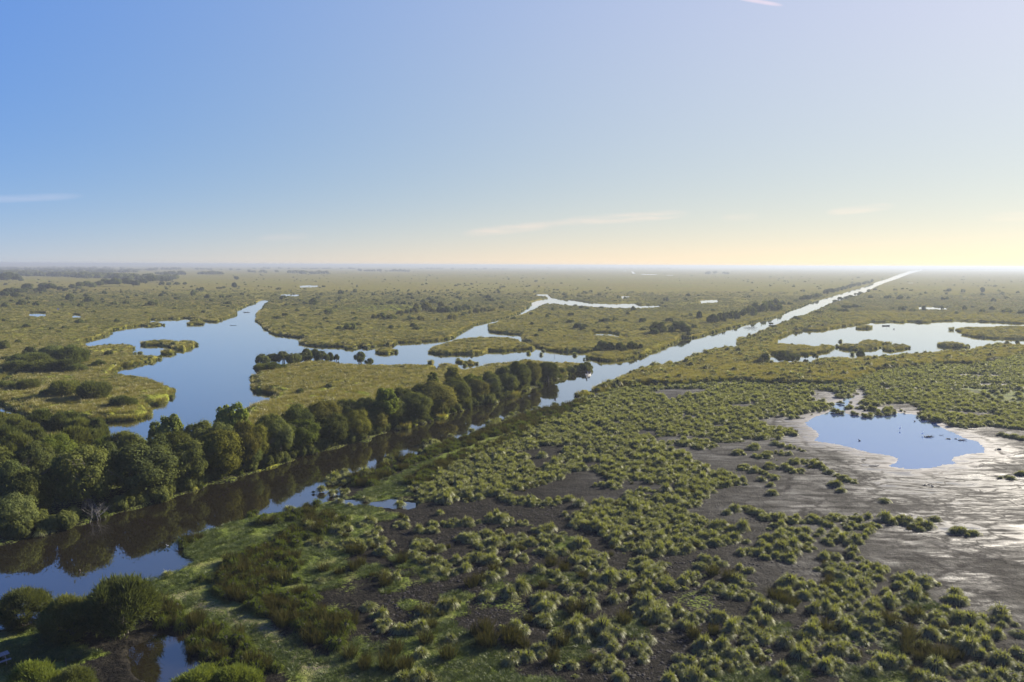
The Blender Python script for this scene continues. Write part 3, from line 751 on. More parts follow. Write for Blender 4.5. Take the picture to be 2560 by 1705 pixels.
# mud flat wetness: wide to the right of the pool and around it, fading to dry peat
cx, cy = T('B3', 1500, 1000)
cx2, cy2 = T('B3', 2300, 1350)
cx3, cy3 = T('B3', 900, 600)
wx, wy = T('B3', 2350, 1080)
wx2, wy2 = T('C3', 2450, 130)
wet = np.maximum.reduce([1.2 - np.clip(pool, 0, 60) / 9.0, 1.5 - np.hypot((X - wx) / 22, (Y - wy) / 10), 1.5 - np.hypot((X - wx2) / 18, (Y - wy2) / 8)])
flat = np.maximum.reduce([1.25 - np.hypot((X - cx) / 52, (Y - cy) / 40), 1.35 - np.hypot((X - cx2) / 40, (Y - cy2) / 32), 1.3 - np.hypot((X - cx3) / 50, (Y - cy3) / 60)])
flat = np.clip(flat * 1.8, 0, 1)
wet = np.clip(wet * 1.3, 0, 1)
wx3, wy3 = T('C3', 2150, 430)
glint = np.clip(1.6 - np.hypot((X - wx3) / 16, (Y - wy3) / 11), 0, 1) * np.clip(.55 + fbm(X * .6, Y * 1.4, 2.6, 3) * 1.3, 0, 1)
wet = np.maximum(wet, glint * .8)
wet = np.clip(np.maximum(wet, flat * .22) + fbm(X, Y, 7, 3) * 0.30 * flat, 0, 1) * fen
farwet = np.clip((Y - 150) / 60, 0, 1) * fen
wet = np.maximum(wet, farwet * 0.5)
gdist = np.full(X.shape, 4.0, dtype=np.float32)
for p in PG:
    gdist = np.minimum(gdist, sdf(X, Y, p, 4.0))
green = np.clip(0.5 - (gdist + fbm(X, Y, 1.6, 3) * 0.9) / 2.4, 0, 1)
nearmoss = np.clip(fbm(X + 50, Y, 7, 3) * 1.6 - 0.25, 0, 0.55) * np.clip((95 - Y) / 30, 0, 1)
green = np.maximum(green, nearmoss)
green = np.where(fen > 0, green, np.maximum(green, np.where((Y < 78) & (X < -10), .75, 0.42)))
sandm = line_mask(X, Y, PS, 0.35, 1.5)
trail = line_mask(X, Y, PT, 0.22, 0.55) * np.clip(0.65 + fbm(X, Y, 1.2, 2) * 1.2, 0, 1)
cxs, cys = T('B3', 1950, 1210)
churn = np.clip(2.5 - 2 * np.hypot((X - cxs) / 18, (Y - cys) / 7), 0, 1)
cxs, cys = T('C3', 1900, 480)
churn = np.maximum(churn, .7 * np.clip(2.2 - 2 * np.hypot((X - cxs) / 15, (Y - cys) / 8), 0, 1))
shoal = np.clip(1 - pool / 8, 0, 1) ** 1.5 * (pool > -0.5) * fen
Z = np.where(L > 0, 0.22 + fbm(X, Y, 5, 3) * 0.06, 0)
mudz = np.clip(pool * 0.016, 0, 0.2) + 0.010 + fbm(X, Y, 0.9, 2) * 0.010
iswet = (fen > 0) & (pool < 16) & (pool > -40)
Z = np.where(iswet & (L > -1), np.minimum(mudz, 0.22), Z)
Z = np.where(iswet & (pool < 0.6), -0.01 + pool * 0.02 + fbm(X, Y, .45, 2) * 0.02, Z)
edge = np.clip(L / 0.5, -1, 1)
Z = np.where((~iswet) & (L <= 0.5), np.minimum(Z, 0.02 + edge * 0.3), Z)
near = np.clip((150 - Y) / 60, 0, 1)
Z = Z + near * fen * (L > 0.5) * (1 - np.clip(wet, 0, 1)) * fbm(X, Y, 0.55, 2) * 0.10
Z = Z - trail * 0.05 * fen
# far low rises on the horizon
far = np.clip((Y - 9000) / 6000, 0, 1)
Z = Z + far * np.clip(fbm(X, Y, 7000, 3) * 36 + 2 + np.clip(-X / 12000 + .25, 0, 1) * 30, 0, 70)
V = np.stack([X, Y, Z], axis=1)
me = mesh_np("ground", V, F, [GM], True, cattrs={
    "cover": np.stack([green, np.clip(wet, 0, 1), sandm], 1), "cover2": np.stack([trail, shoal, churn], 1)})
link(bpy.data.objects.new("ground", me), kind='structure')

# water sheet (only shows where the ground dips under it)
me = mesh_np("water", [(-2600, 20, 0), (2600, 20, 0), (9000, 9000, 0), (-9000, 9000, 0)], [(0, 1, 2, 3)], [WM])
link(bpy.data.objects.new("water", me), kind='structure')
cxs, cys = T('B3', 1150, 560)
me = mesh_np("pool_water", [(cxs - 34, cys - 42, .004), (cxs + 38, cys - 42, .004), (cxs + 52, cys + 42, .004), (cxs - 20, cys + 42, .004)], [(0, 1, 2, 3)], [WM2])
link(bpy.data.objects.new("pool_water", me), kind='structure')

# ------------------------------------------------------------------ reed beds
X, Y, F = fan(20.5, 0.085, 520, 0.90, 1080)
L = land(X, Y)
fd = sdf(X, Y, PF, 12.0)
pool = sdf(X, Y, PW[-1], 12.0)
f_in = np.clip(fd / 1.5 + fbm(X, Y, 4, 2), 0, 1) * np.where((Y < 185) & (fd < 11), 0, 1)
# no reeds under the bank trees on the inner strip
TREEBANK = pts("B0:-900,300 0,800 600,980 1000,1030 1500,920 2000,800 B1:0,690 300,630 700,535 1000,500 1400,365 2000,185 A2:0,1180 250,1100 430,1040 430,1125 240,1210 0,1280 "
               "B1:2230,250 1850,335 1500,445 1180,530 1030,610 700,680 340,780 B0:2350,885 2150,980 1900,1010 1500,1160 1000,1300 C0:560,190 120,300 -900,480")
td = sdf(X, Y, TREEBANK, 6.0)
grow = np.clip(np.minimum(L, 12) / 0.9, 0, 1) * f_in * np.clip(td / 2 + 0.3, 0, 1)
top = (1.25 + fbm(X, Y, 7, 2) * 0.30 + fbm(X, Y, 1.9, 2) * 0.55) * np.interp(Y, [300, 800], [1, .4])
far = np.clip((Y - 9000) / 6000, 0, 1)
rise = far * np.clip(fbm(X, Y, 7000, 3) * 36 + 2 + np.clip(-X / 12000 + .25, 0, 1) * 30, 0, 70)
Z = np.where(grow > 0.02, grow ** 0.6 * top, -0.4) + rise
zx, zy = T('A1', 1150, 495)
zone = np.clip(1.4 - np.hypot((X - zx) / 45, (Y - zy) / 60), 0, 1)
zx, zy = T('A1', 300, 1320)
zone = np.maximum(zone, np.clip(1.6 - np.hypot((X - zx) / 25, (Y - zy) / 14), 0, 1))
zx, zy = T('A0', 600, 1200)
zone = np.maximum(zone, np.clip(1.2 - np.hypot((X - zx) / 60, (Y - zy) / 40), 0, 1) * 0.6)
zone = np.clip(zone + np.clip((240 - Y) / 130, 0, 0.6) + np.clip(-X / 260 - .15, 0, .5) * np.clip((600 - Y) / 300, 0, 1), 0, 1)
fz = (Z > -0.3).reshape(-1)
keep = fz[F].any(axis=1)
F = F[keep]
used = np.zeros(len(X), bool)
used[F.ravel()] = True
remap = np.cumsum(used) - 1
V = np.stack([X, Y, Z], 1)[used]
me = mesh_np("reed_bed", V, remap[F], [RMAT], True, attrs={"zone": zone[used]})
link(bpy.data.objects.new("reed_bed", me), kind='stuff', label="wide yellow green and brown reed bed covering the marsh", cat="reeds")

# ------------------------------------------------------------------ plants: shapes
def strips(bx, by, bz, ang, reach, rise, fall, width, seg, r, wtip=0.25, tipstart=0.55):
    """arching blades; all arguments are arrays of one length"""
    n = len(bx)
    t = np.linspace(0, 1, seg + 1)[None, :]
    hx, hy = np.cos(ang)[:, None], np.sin(ang)[:, None]
    R = reach[:, None] * (t ** 1.25)
    x = bx[:, None] + hx * R
    y = by[:, None] + hy * R
    z = bz[:, None] + rise[:, None] * t - fall[:, None] * t ** 2.2
    z = np.maximum(z, 0.02)
    wd = width[:, None] * (1 - (1 - wtip) * t) * 0.5
    tw = ang + r.normal(0, 0.6, n)
    sx, sy = -np.sin(tw)[:, None] * wd, np.cos(tw)[:, None] * wd
    V = np.stack([np.stack([x - sx, y - sy, z], -1), np.stack([x + sx, y + sy, z], -1)], 2).reshape(-1, 3)
    i = (np.arange(n) * (seg + 1) * 2)[:, None] + (np.arange(seg) * 2)[None, :]
    F = np.stack([i, i + 1, i + 3, i + 2], -1).reshape(-1, 4)
    var = np.repeat(r.random(n), (seg + 1) * 2)
    tip = np.repeat(np.clip((t - tipstart) / (1 - tipstart), 0, 1), 2, axis=1).repeat(n, 0).ravel()
    return V, F, var, tip


def join(parts):
    Vs, Fs, va, ti, off = [], [], [], [], 0
    for V, F, v, t in parts:
        Vs.append(V)
        Fs.append(F + off)
        va.append(v)
        ti.append(t)
        off += len(V)
    return np.concatenate(Vs), np.concatenate(Fs), np.concatenate(va), np.concatenate(ti)


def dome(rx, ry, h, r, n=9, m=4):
    """a dark lumpy core of dead leaves, added to block light through a tussock"""
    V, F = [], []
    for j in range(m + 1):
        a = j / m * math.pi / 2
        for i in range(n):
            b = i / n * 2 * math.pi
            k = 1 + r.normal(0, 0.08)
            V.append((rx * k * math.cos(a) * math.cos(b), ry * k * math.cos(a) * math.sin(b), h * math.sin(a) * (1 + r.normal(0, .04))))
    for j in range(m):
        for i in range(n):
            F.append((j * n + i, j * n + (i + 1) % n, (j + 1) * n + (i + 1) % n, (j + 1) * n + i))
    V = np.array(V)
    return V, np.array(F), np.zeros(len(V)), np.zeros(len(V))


def tussock_mesh(name, seed, nb, mats, lobes=1, h=0.62, spread=0.62, wd=0.038, seg=3):
    r = np.random.default_rng(seed)
    parts = []
    cs = [(0, 0)] if lobes == 1 else [(r.normal(0, .38), r.normal(0, .3)) for _ in range(lobes)]
    for (cx, cy) in cs:
        n = nb // lobes
        a = r.random(n) * 2 * math.pi
        q = r.random(n) ** 0.7
        rr = 0.05 + 0.22 * r.random(n)
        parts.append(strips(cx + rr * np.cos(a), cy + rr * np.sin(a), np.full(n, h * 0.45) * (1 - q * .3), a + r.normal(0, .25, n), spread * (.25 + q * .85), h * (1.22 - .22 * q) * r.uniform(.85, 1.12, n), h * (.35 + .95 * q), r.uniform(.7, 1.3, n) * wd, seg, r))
        V, F, v, t = dome(spread * .62, spread * .58, h * .95, r)  # dark core added to block light behind the blades; shows as dead-leaf skirt
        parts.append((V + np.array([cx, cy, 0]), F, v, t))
    V, F, v, t = join(parts)
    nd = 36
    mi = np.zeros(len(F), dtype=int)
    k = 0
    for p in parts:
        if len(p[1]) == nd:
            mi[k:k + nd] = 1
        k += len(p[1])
    return mesh_np(name, V, F, mats, False, {"var": v, "tip": t}, mi=mi)


def rush_mesh(name, seed, nb, mats, R=0.5, h=1.15, lean=0.35, wd=0.045):
    r = np.random.default_rng(seed)
    a = r.random(nb) * 2 * math.pi
    rr = R * np.sqrt(r.random(nb))
    ang = a + r.normal(0, .5, nb)
    hh = h * r.uniform(.6, 1.15, nb)
    V, F, v, t = strips(rr * np.cos(a), rr * np.sin(a), np.zeros(nb), ang, lean * r.uniform(.2, 1.3, nb) * (0.4 + rr / R), hh, hh * r.uniform(.0, .25, nb), r.uniform(.7, 1.3, nb) * wd, 2, r, .35)
    return mesh_np(name, V, F, mats, False, {"var": v, "tip": t})


def sphere_dirs(r, n):
    u = r.normal(size=(n, 3))
    return u / np.linalg.norm(u, axis=1)[:, None]


def crown_mesh(name, seed, mats, rx, ry, rz, cz, lobes, n, leaf=(0.34, 0.2), spray=0.0, lobe_r=0.42, depth=0.5, low=0.15, up=0.0, split=0):
    """leaf sprays on the lobes of a crown; each spray one small face, leaning outwards, with gaps between"""
    r = np.random.default_rng(seed)
    cen, rad = [], []
    for i in range(lobes):
        d = sphere_dirs(r, 1)[0]
        if d[2] < -0.6:
            d[2] *= -.5
        k = r.uniform(.45, .72)
        cen.append(d * k * np.array([rx, ry, rz]))
        rad.append(lobe_r * r.uniform(.7, 1.2) * (rx + ry + rz) / 3)
    cen, rad = np.array(cen), np.array(rad)
    w = rad ** 2 / (rad ** 2).sum()
    li = r.choice(lobes, size=n, p=w)
    d = sphere_dirs(r, n)
    # favour the outer side of each lobe
    oc = cen / (np.linalg.norm(cen, axis=1)[:, None] + 1e-6)
    flip = (d * oc[li]).sum(1) < -0.25
    d[flip] *= -1
    q = 1 - depth * r.random(n) ** 1.8
    q *= 1 + 0.12 * np.sin(d[:, 0] * 7 + li) * np.sin(d[:, 1] * 6 + li * 2) + r.normal(0, 0.05, n)
    P = cen[li] + d * (rad[li] * q)[:, None]
    # drop sprays that lie deep inside other lobes
    P[:, 2] += cz
    keep = P[:, 2] > low
    inside = np.zeros(n)
    for c_, r_ in zip(cen, rad):
        inside += (np.linalg.norm(P - np.array([0, 0, cz]) - c_, axis=1) < r_ * .62)
    keep &= inside < 1
    P, d = P[keep], d[keep]
    n = len(P)
    nrm = d + r.normal(0, .38, (n, 3)) + np.array([0, 0, .25])
    nrm /= np.linalg.norm(nrm, axis=1)[:, None]
    t1 = np.cross(nrm, np.array([0, 0, 1.0]) + r.normal(0, .5, (n, 3)))
    t1 /= np.linalg.norm(t1, axis=1)[:, None] + 1e-9
    t2 = np.cross(nrm, t1)
    out_ = r.random(n) < .10
    P[out_] += d[out_] * r.uniform(.05, .16, (int(out_.sum()), 1)) * (rx + ry) / 2
    if spray > 0:   # long thin shoots pointing up and out
        ax = d * (1 - up) + np.array([0, 0, up]) + r.normal(0, .25, (n, 3))
        ax /= np.linalg.norm(ax, axis=1)[:, None]
        t2 = ax * spray
        t1 = np.cross(ax, sphere_dirs(r, n))
        t1 /= np.linalg.norm(t1, axis=1)[:, None] + 1e-9
    s = r.uniform(.6, 1.35, n)[:, None]
    a, b = t1 * leaf[1] * .5 * s, t2 * leaf[0] * .5 * s
    V = np.stack([P - b, P + a - b * .1, P + b, P - a - b * .1], 1).reshape(-1, 3)
    i = np.arange(n)[:, None] * 4
    F = i + np.arange(4)[None, :]
    lobe_var = r.random(lobes)[li][keep]
    var = np.repeat(np.clip(.55 * r.random(n) + .45 * lobe_var, 0, 1), 4)
    return mesh_np(name, V, F, mats, False, {"var": var, "tip": np.zeros(len(V))})


def tube(P, R, k=6):
    V, F = [], []
    for i, (p, rr) in enumerate(zip(P, R)):
        p = Vector(p)
        nx = Vector(P[min(i + 1, len(P) - 1)]) - Vector(P[max(i - 1, 0)])
        nx.normalize()
        a = nx.cross(Vector((0.3, 1, 0.2))).normalized()
        b = nx.cross(a)
        for j in range(k):
            an = 2 * math.pi * j / k
            V.append(tuple(p + (a * math.cos(an) + b * math.sin(an)) * rr))
    for i in range(len(P) - 1):
        for j in range(k):
            F.append((i * k + j, i * k + (j + 1) % k, (i + 1) * k + (j + 1) % k, (i + 1) * k + j))
    V = np.array(V)
    return V, np.array(F), np.zeros(len(V)), np.zeros(len(V))


def trunk_mesh(name, seed, mats, h, r0, limbs=6, spread=0.5, twigs=0, stems=1):
    r = np.random.default_rng(seed)
    parts = []
    for s in range(stems):
        bx, by = (0, 0) if stems == 1 else r.normal(0, .35, 2)
        lx, ly = r.normal(0, .12 * h, 2) if stems > 1 else r.normal(0, .05 * h, 2)
        P = [(bx + lx * t ** 1.3 + r.normal(0, .02 * h), by + ly * t ** 1.3 + r.normal(0, .02 * h), h * .75 * t - .3) for t in np.linspace(0, 1, 6)]
        P[0] = (bx, by, -.3)
        parts.append(tube(P, [r0 * (1 - .75 * t) for t in np.linspace(0, 1, 6)], 7))
        for i in range(limbs):
            k = r.integers(2, 5)
            p0 = np.array(P[k])
            a = r.random() * 2 * math.pi
            L_ = h * spread * r.uniform(.6, 1)
            e = p0 + np.array([math.cos(a) * L_, math.sin(a) * L_, L_ * r.uniform(.5, 1.1)])
            mid = (p0 + e) / 2 + np.array([0, 0, -.08 * L_])
            rr = r0 * (.5 - .08 * k)
            parts.append(tube([p0, mid, e], [rr, rr * .6, rr * .25], 5))
            for j in range(twigs):
                a2 = a + r.normal(0, .8)
                q0 = mid + (e - mid) * r.random()
                q1 = q0 + np.array([math.cos(a2), math.sin(a2), r.uniform(.1, 1.1)]) * L_ * r.uniform(.25, .55)
                parts.append(tube([q0, (q0 + q1) / 2 + r.normal(0, .05, 3), q1], [rr * .35, rr * .25, rr * .1], 4))
    V, F, v, t = join(parts)
    return mesh_np(name, V, F, mats, True)


M_SEDGE = leaf_mat("sedge_leaves", (0.068, 0.088, 0.013), (0.142, 0.158, 0.028), tip=(0.275, 0.285, 0.105), trans=0.48, gloss=0.03, rough=0.4)  # pale tips: old leaves, with their backlit glint put into the colour
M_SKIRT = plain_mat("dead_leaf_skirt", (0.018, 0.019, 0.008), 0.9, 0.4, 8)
M_LUSH = leaf_mat("fresh_sedge_leaves", (0.034, 0.054, 0.008), (0.070, 0.090, 0.014), tip=(0.095, 0.112, 0.025), trans=0.45, gloss=0.0)
M_RUSH = leaf_mat("rush_stems", (0.022, 0.028, 0.008), (0.046, 0.048, 0.014), tip=(0.046, 0.040, 0.014), trans=0.3, gloss=0.0)
M_REED = leaf_mat("reed_leaves", (0.095, 0.112, 0.016), (0.170, 0.165, 0.030), tip=(0.180, 0.155, 0.045), trans=0.4, gloss=0.03)
M_TREE = leaf_mat("tree_leaves", (0.058, 0.070, 0.021), (0.120, 0.130, 0.038), trans=0.38, gloss=0.0, rough=0.5, tint=True)
M_BARK = plain_mat("bark", (0.085, 0.075, 0.060), 0.9, 0.4, 5)
M_PALEBARK = plain_mat("pale_dead_wood", (0.16, 0.15, 0.135), 0.85, 0.3, 5)

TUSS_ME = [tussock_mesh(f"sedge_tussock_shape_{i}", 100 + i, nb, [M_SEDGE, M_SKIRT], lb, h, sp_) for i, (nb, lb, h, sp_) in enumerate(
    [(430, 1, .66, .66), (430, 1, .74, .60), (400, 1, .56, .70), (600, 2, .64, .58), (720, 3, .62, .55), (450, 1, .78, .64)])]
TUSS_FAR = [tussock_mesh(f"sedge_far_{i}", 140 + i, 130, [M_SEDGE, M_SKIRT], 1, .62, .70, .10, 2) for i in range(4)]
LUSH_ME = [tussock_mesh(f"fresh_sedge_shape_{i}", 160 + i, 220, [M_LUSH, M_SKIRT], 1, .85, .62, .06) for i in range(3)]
RUSH_ME = [rush_mesh(f"rush_clump_shape_{i}", 180 + i, 190, [M_RUSH], .5, 1.15 + .1 * i) for i in range(4)]
REED_ME = [rush_mesh(f"reed_clump_shape_{i}", 200 + i, 200, [M_REED], 1.15, 1.75, .4, .07) for i in range(4)]
GRASS_ME = [rush_mesh(f"grass_tuft_shape_{i}", 220 + i, 60, [leaf_mat(f"grass_{i}", (0.045, 0.068, 0.011), (0.085, 0.108, 0.022), trans=.35, gloss=.02)], .38, .20, .25, .035) for i in range(2)]


def clod_mesh(name, seed):
    r = np.random.default_rng(seed)
    V, F, v, t = dome(1, 1, .75, r, 6, 2)
    V = V * r.uniform(.8, 1.2, V.shape)
    return mesh_np(name, V * .1, F, [plain_mat(name, (0.022, 0.018, 0.015), .85, .4, 5)], False)


CLOD_ME = [clod_mesh("peat_clod_shape_0", 5), clod_mesh("peat_clod_shape_1", 6)]

# ------------------------------------------------------------------ scattering stuff by geometry nodes
_protos = {}


def proto_coll(key, meshes):
    if key not in _protos:
        pc = bpy.data.collections.new(key)
        for i, me in enumerate(meshes):
            pc.objects.link(bpy.data.objects.new(f"{me.name}_{i:02d}", me))
        _protos[key] = pc
    return _protos[key]


def scatter(name, meshes, P, scl, rot, idx, tilt=None, label=None, cat=None):
    """one object that places meshes[idx] at every point"""
    n = len(P)
    me = bpy.data.meshes.new(name)
    me.vertices.add(n)
    me.vertices.foreach_set('co', np.asarray(P, dtype=np.float32).ravel())
    scl = np.asarray(scl, dtype=np.float32)
    if scl.ndim == 1:
        scl = np.repeat(scl[:, None], 3, 1)
    a = me.attributes.new('scl', 'FLOAT_VECTOR', 'POINT')
    a.data.foreach_set('vector', np.ascontiguousarray(scl).ravel())
    a = me.attributes.new('rot', 'FLOAT_VECTOR', 'POINT')
    R = np.zeros((n, 3), dtype=np.float32)
    R[:, 2] = rot
    if tilt is not None:
        R[:, :2] = tilt
    a.data.foreach_set('vector', R.ravel())
    a = me.attributes.new('idx', 'INT', 'POINT')
    a.data.foreach_set('value', np.asarray(idx, dtype=np.int32))
    o = link(bpy.data.objects.new(name, me), kind='stuff', label=label, cat=cat)
    ng = bpy.data.node_groups.new(name, 'GeometryNodeTree')
    ng.interface.new_socket(name="Geometry", in_out='INPUT', socket_type='NodeSocketGeometry')
    ng.interface.new_socket(name="Geometry", in_out='OUTPUT', socket_type='NodeSocketGeometry')
    N, Lk = ng.nodes, ng.links
    gi, go = N.new('NodeGroupInput'), N.new('NodeGroupOutput')
    ci = N.new('GeometryNodeCollectionInfo')
    ci.inputs['Collection'].default_value = proto_coll("shapes_" + name, meshes)
    ci.inputs['Separate Children'].default_value = True
    ci.inputs['Reset Children'].default_value = True
    ip = N.new('GeometryNodeInstanceOnPoints')
    ip.inputs['Pick Instance'].default_value = True

    def na(nm, typ):
        q = N.new('GeometryNodeInputNamedAttribute')
        q.data_type = typ
        q.inputs['Name'].default_value = nm
        return q.outputs['Attribute']
    Lk.new(gi.outputs[0], ip.inputs['Points'])
    Lk.new(ci.outputs[0], ip.inputs['Instance'])
    Lk.new(na('idx', 'INT'), ip.inputs['Instance Index'])
    er = N.new('FunctionNodeEulerToRotation')
    Lk.new(na('rot', 'FLOAT_VECTOR'), er.inputs[0])
    Lk.new(er.outputs[0], ip.inputs['Rotation'])
    Lk.new(na('scl', 'FLOAT_VECTOR'), ip.inputs['Scale'])
    Lk.new(ip.outputs[0], go.inputs[0])
    md = o.modifiers.new("scatter", 'NODES')
    md.node_group = ng
    return o


def in_view(x, y, m=1.03):
    """rough test for what the picture can show (a little wider than the frame)"""
    return (np.abs(x) < (y + 8) * 0.755 * m + 3) & (y > 48)


def poisson(X, Y, R, prio=None):
    """greedy thinning: keeps points further than R (array) apart"""
    cell = 2.0
    grid = {}
    keep = []
    order = range(len(X)) if prio is None else np.argsort(prio)
    for i in order:
        x, y, r_ = X[i], Y[i], R[i]
        cx, cy = int(x // cell), int(y // cell)
        ok = True
        for a in (-1, 0, 1):
            for b in (-1, 0, 1):
                for j in grid.get((cx + a, cy + b), ()):
                    if (X[j] - x) ** 2 + (Y[j] - y) ** 2 < (0.5 * (r_ + R[j])) ** 2:
                        ok = False
                        break
                if not ok:
                    break
            if not ok:
                break
        if ok:
            grid.setdefault((cx, cy), []).append(i)
            keep.append(i)
    return np.array(keep, dtype=int)


def inside(X, Y, poly):
    return sdf(X, Y, poly, 0.5) < 0


# ------------------------------------------------------------------ sedge tussocks on the fen
tx, ty, tr_, tk = [], [], [], []          # x, y, radius, kind (0 = traced one by one, 1 = filled in)
for st in TUSS.split(';'):
    if not st.strip():
        continue
    t_, rest = st.split(':')
    P = [T(t_, *map(float, q.split(',')), 0.45) for q in rest.split()]
    P = [(x, y - 0.25) for x, y in P]
    if len(P) == 1:
        n = 1 if P[0][1] > 90 else 2
        for k in range(n):
            tx.append(P[0][0] + rng.normal(0, .25) * k)
            ty.append(P[0][1] + rng.normal(0, .25) * k)
            tr_.append(rng.uniform(.95, 1.25))
            tk.append(0)
    else:
        for (ax, ay), (bx, by) in zip(P[:-1], P[1:]):
            d_ = math.hypot(bx - ax, by - ay)
            n = max(1, int(round(d_ / .72)))
            for k in range(n + 1):
                f = k / n
                tx.append(ax + (bx - ax) * f + rng.normal(0, .15))
                ty.append(ay + (by - ay) * f + rng.normal(0, .22))
                tr_.append(float(np.clip(rng.lognormal(-.02, .26), .55, 1.45)))
                tk.append(0)
                if rng.random() < .75:
                    tx.append(tx[-1] + rng.normal(0, .5))
                    ty.append(ty[-1] - rng.uniform(.5, 1.1))
                    tr_.append(rng.uniform(.5, 1.0))
                    tk.append(0)
n0 = len(tx)
# dense sward: candidates in the dense outline, thinned by distance
N = 260000
cyy = 75 * (460 / 75.0) ** rng.random(N) 
cyy = np.sqrt(75 ** 2 + (430 ** 2 - 75 ** 2) * rng.random(N))
cxx = rng.uniform(-.35, .86, N) * (cyy + 6)
ok = inside(cxx, cyy, PD)
for p in PB:
    ok &= ~inside(cxx, cyy, p)
for p in PG:
    ok &= ~inside(cxx, cyy, p) | ((cyy > 130) & (rng.random(len(cxx)) < .12))
Lc = land(cxx, cyy, False)
ok &= Lc > 0.3
for p in PT:
    D, _ = seg_dist(cxx, cyy, p, False, 1.0)
    ok &= D > 0.5
gap = fbm(cxx * .7 + 31, cyy * 1.1, 9, 3)
ok &= gap > -0.30 + .25 * np.clip((120 - cyy) / 60, 0, 1)
tx = np.concatenate([tx, cxx[ok]])
ty = np.concatenate([ty, cyy[ok]])
tk = np.concatenate([tk, np.ones(ok.sum())])
tr_ = np.concatenate([tr_, np.clip(rng.lognormal(-.12, .28, ok.sum()), .5, 1.5) * (1 + .35 * np.clip((cyy[ok] - 150) / 250, 0, 1))])
prio = tk + rng.random(len(tk)) * .9
keepi = poisson(tx, ty, tr_ * .62, prio)
tx, ty, tr_, tk = tx[keepi], ty[keepi], tr_[keepi], tk[keepi]
vis = in_view(tx, ty)
tx, ty, tr_, tk = tx[vis], ty[vis], tr_[vis], tk[vis]
# the odd straggler on the open peat
N = 500
sx, sy = rng.uniform(-8, 62, N), rng.uniform(52, 105, N)
okk = (fbm(sx, sy, 12, 2) > 0.05) & in_view(sx, sy) & (land(sx, sy, False) > 1)
sx, sy = sx[okk][:60], sy[okk][:60]
STRAGGLE = (sx, sy)
order = np.argsort(np.hypot(tx, ty))
tx, ty, tr_, tk = tx[order], ty[order], tr_[order], tk[order]
print("tussocks", len(tx))
N_SINGLE = 255
NEAR_T = (tx[:N_SINGLE], ty[:N_SINGLE], tr_[:N_SINGLE])
fx, fy, fr = tx[N_SINGLE:], ty[N_SINGLE:], tr_[N_SINGLE:]
nr = fy < 190
for nm, msk, mlist, lab in (("sedge_sward", nr, TUSS_ME, "close sward of pale green sedge tussocks on dark mud"), ("far_sedge_sward", ~nr, TUSS_FAR, "distant sward of small sedge tussocks behind the blue pool")):
    n = int(msk.sum())
    s = fr[msk] * (1.0 if mlist is TUSS_ME else 1.1)
    sz = s * rng.uniform(.75, 1.3, n)
    scatter(nm, mlist, np.stack([fx[msk], fy[msk], np.full(n, .12)], 1), np.stack([s, s * rng.uniform(.85, 1.15, n), sz], 1), rng.random(n) * 6.28, rng.integers(0, len(mlist), n), rng.normal(0, .08, (n, 2)), lab, "sedge")

# small sedges filling in between the big ones
k_ = rng.integers(0, len(tx), int(len(tx) * 1.1))
ix_, iy_ = tx[k_] + rng.normal(0, .75, len(k_)), ty[k_] + rng.normal(0, .75, len(k_))
ok = (fbm(ix_ + 9, iy_ * 1.3, 5, 2) > -.1) & (iy_ < 300)
for p in PB:
    ok &= ~inside(ix_, iy_, p)
ix_, iy_ = ix_[ok], iy_[ok]
n = len(ix_)
s = rng.uniform(.32, .68, n)
scatter("sedge_infill", TUSS_FAR + RUSH_ME[:1], np.stack([ix_, iy_, np.full(n, .12)], 1), np.stack([s * 1.2, s, s * .9], 1), rng.random(n) * 6.28, np.where(rng.random(n) < .06, 4, rng.integers(0, 4, n)), rng.normal(0, .1, (n, 2)), "low young sedge between the big tussocks", "sedge")

# tussocky sedge over the reed bed between the canal and the fen
STRIP = pts("A2:640,1300 750,1235 1100,1060 1280,1015 1550,1020 1500,945 1760,845 1900,825 2100,800 2200,720 2350,690 A3:150,600 600,440 700,640 300,680 60,770 0,900 600,915 850,900 1300,875 1850,845 2350,795 3300,795 3300,880 2350,900 1900,1000 1500,1000 1000,1060 700,1185 A2:2350,1180 2000,1155 1500,1195 1300,1190 1000,1210")
N = 42000
yy_ = np.sqrt(170 ** 2 + (620 ** 2 - 170 ** 2) * rng.random(N))
xx_ = rng.uniform(-.1, .86, N) * (yy_ + 6)
ok = inside(xx_, yy_, STRIP) & (land(xx_, yy_, False) > .4) & (fbm(xx_, yy_, 14, 3) > -.22)
xx_, yy_ = xx_[ok], yy_[ok]
n = len(xx_)
s = np.clip(rng.lognormal(.1, .3, n), .6, 1.9)
STRIP_ME = TUSS_FAR + [tussock_mesh(f"ochre_tuft_{i}", 260 + i, 110, [M_REED, M_SKIRT], 1, .75, .72, .11, 2) for i in range(3)]
scatter("canal_side_sedge", STRIP_ME, np.stack([xx_, yy_, np.full(n, .85)], 1), np.stack([s, s, s * rng.uniform(.9, 1.4, n)], 1), rng.random(n) * 6.28, rng.integers(0, 7, n), rng.normal(0, .08, (n, 2)), "tussocky ochre and green sedge between the canal and the right-hand lake", "sedge")

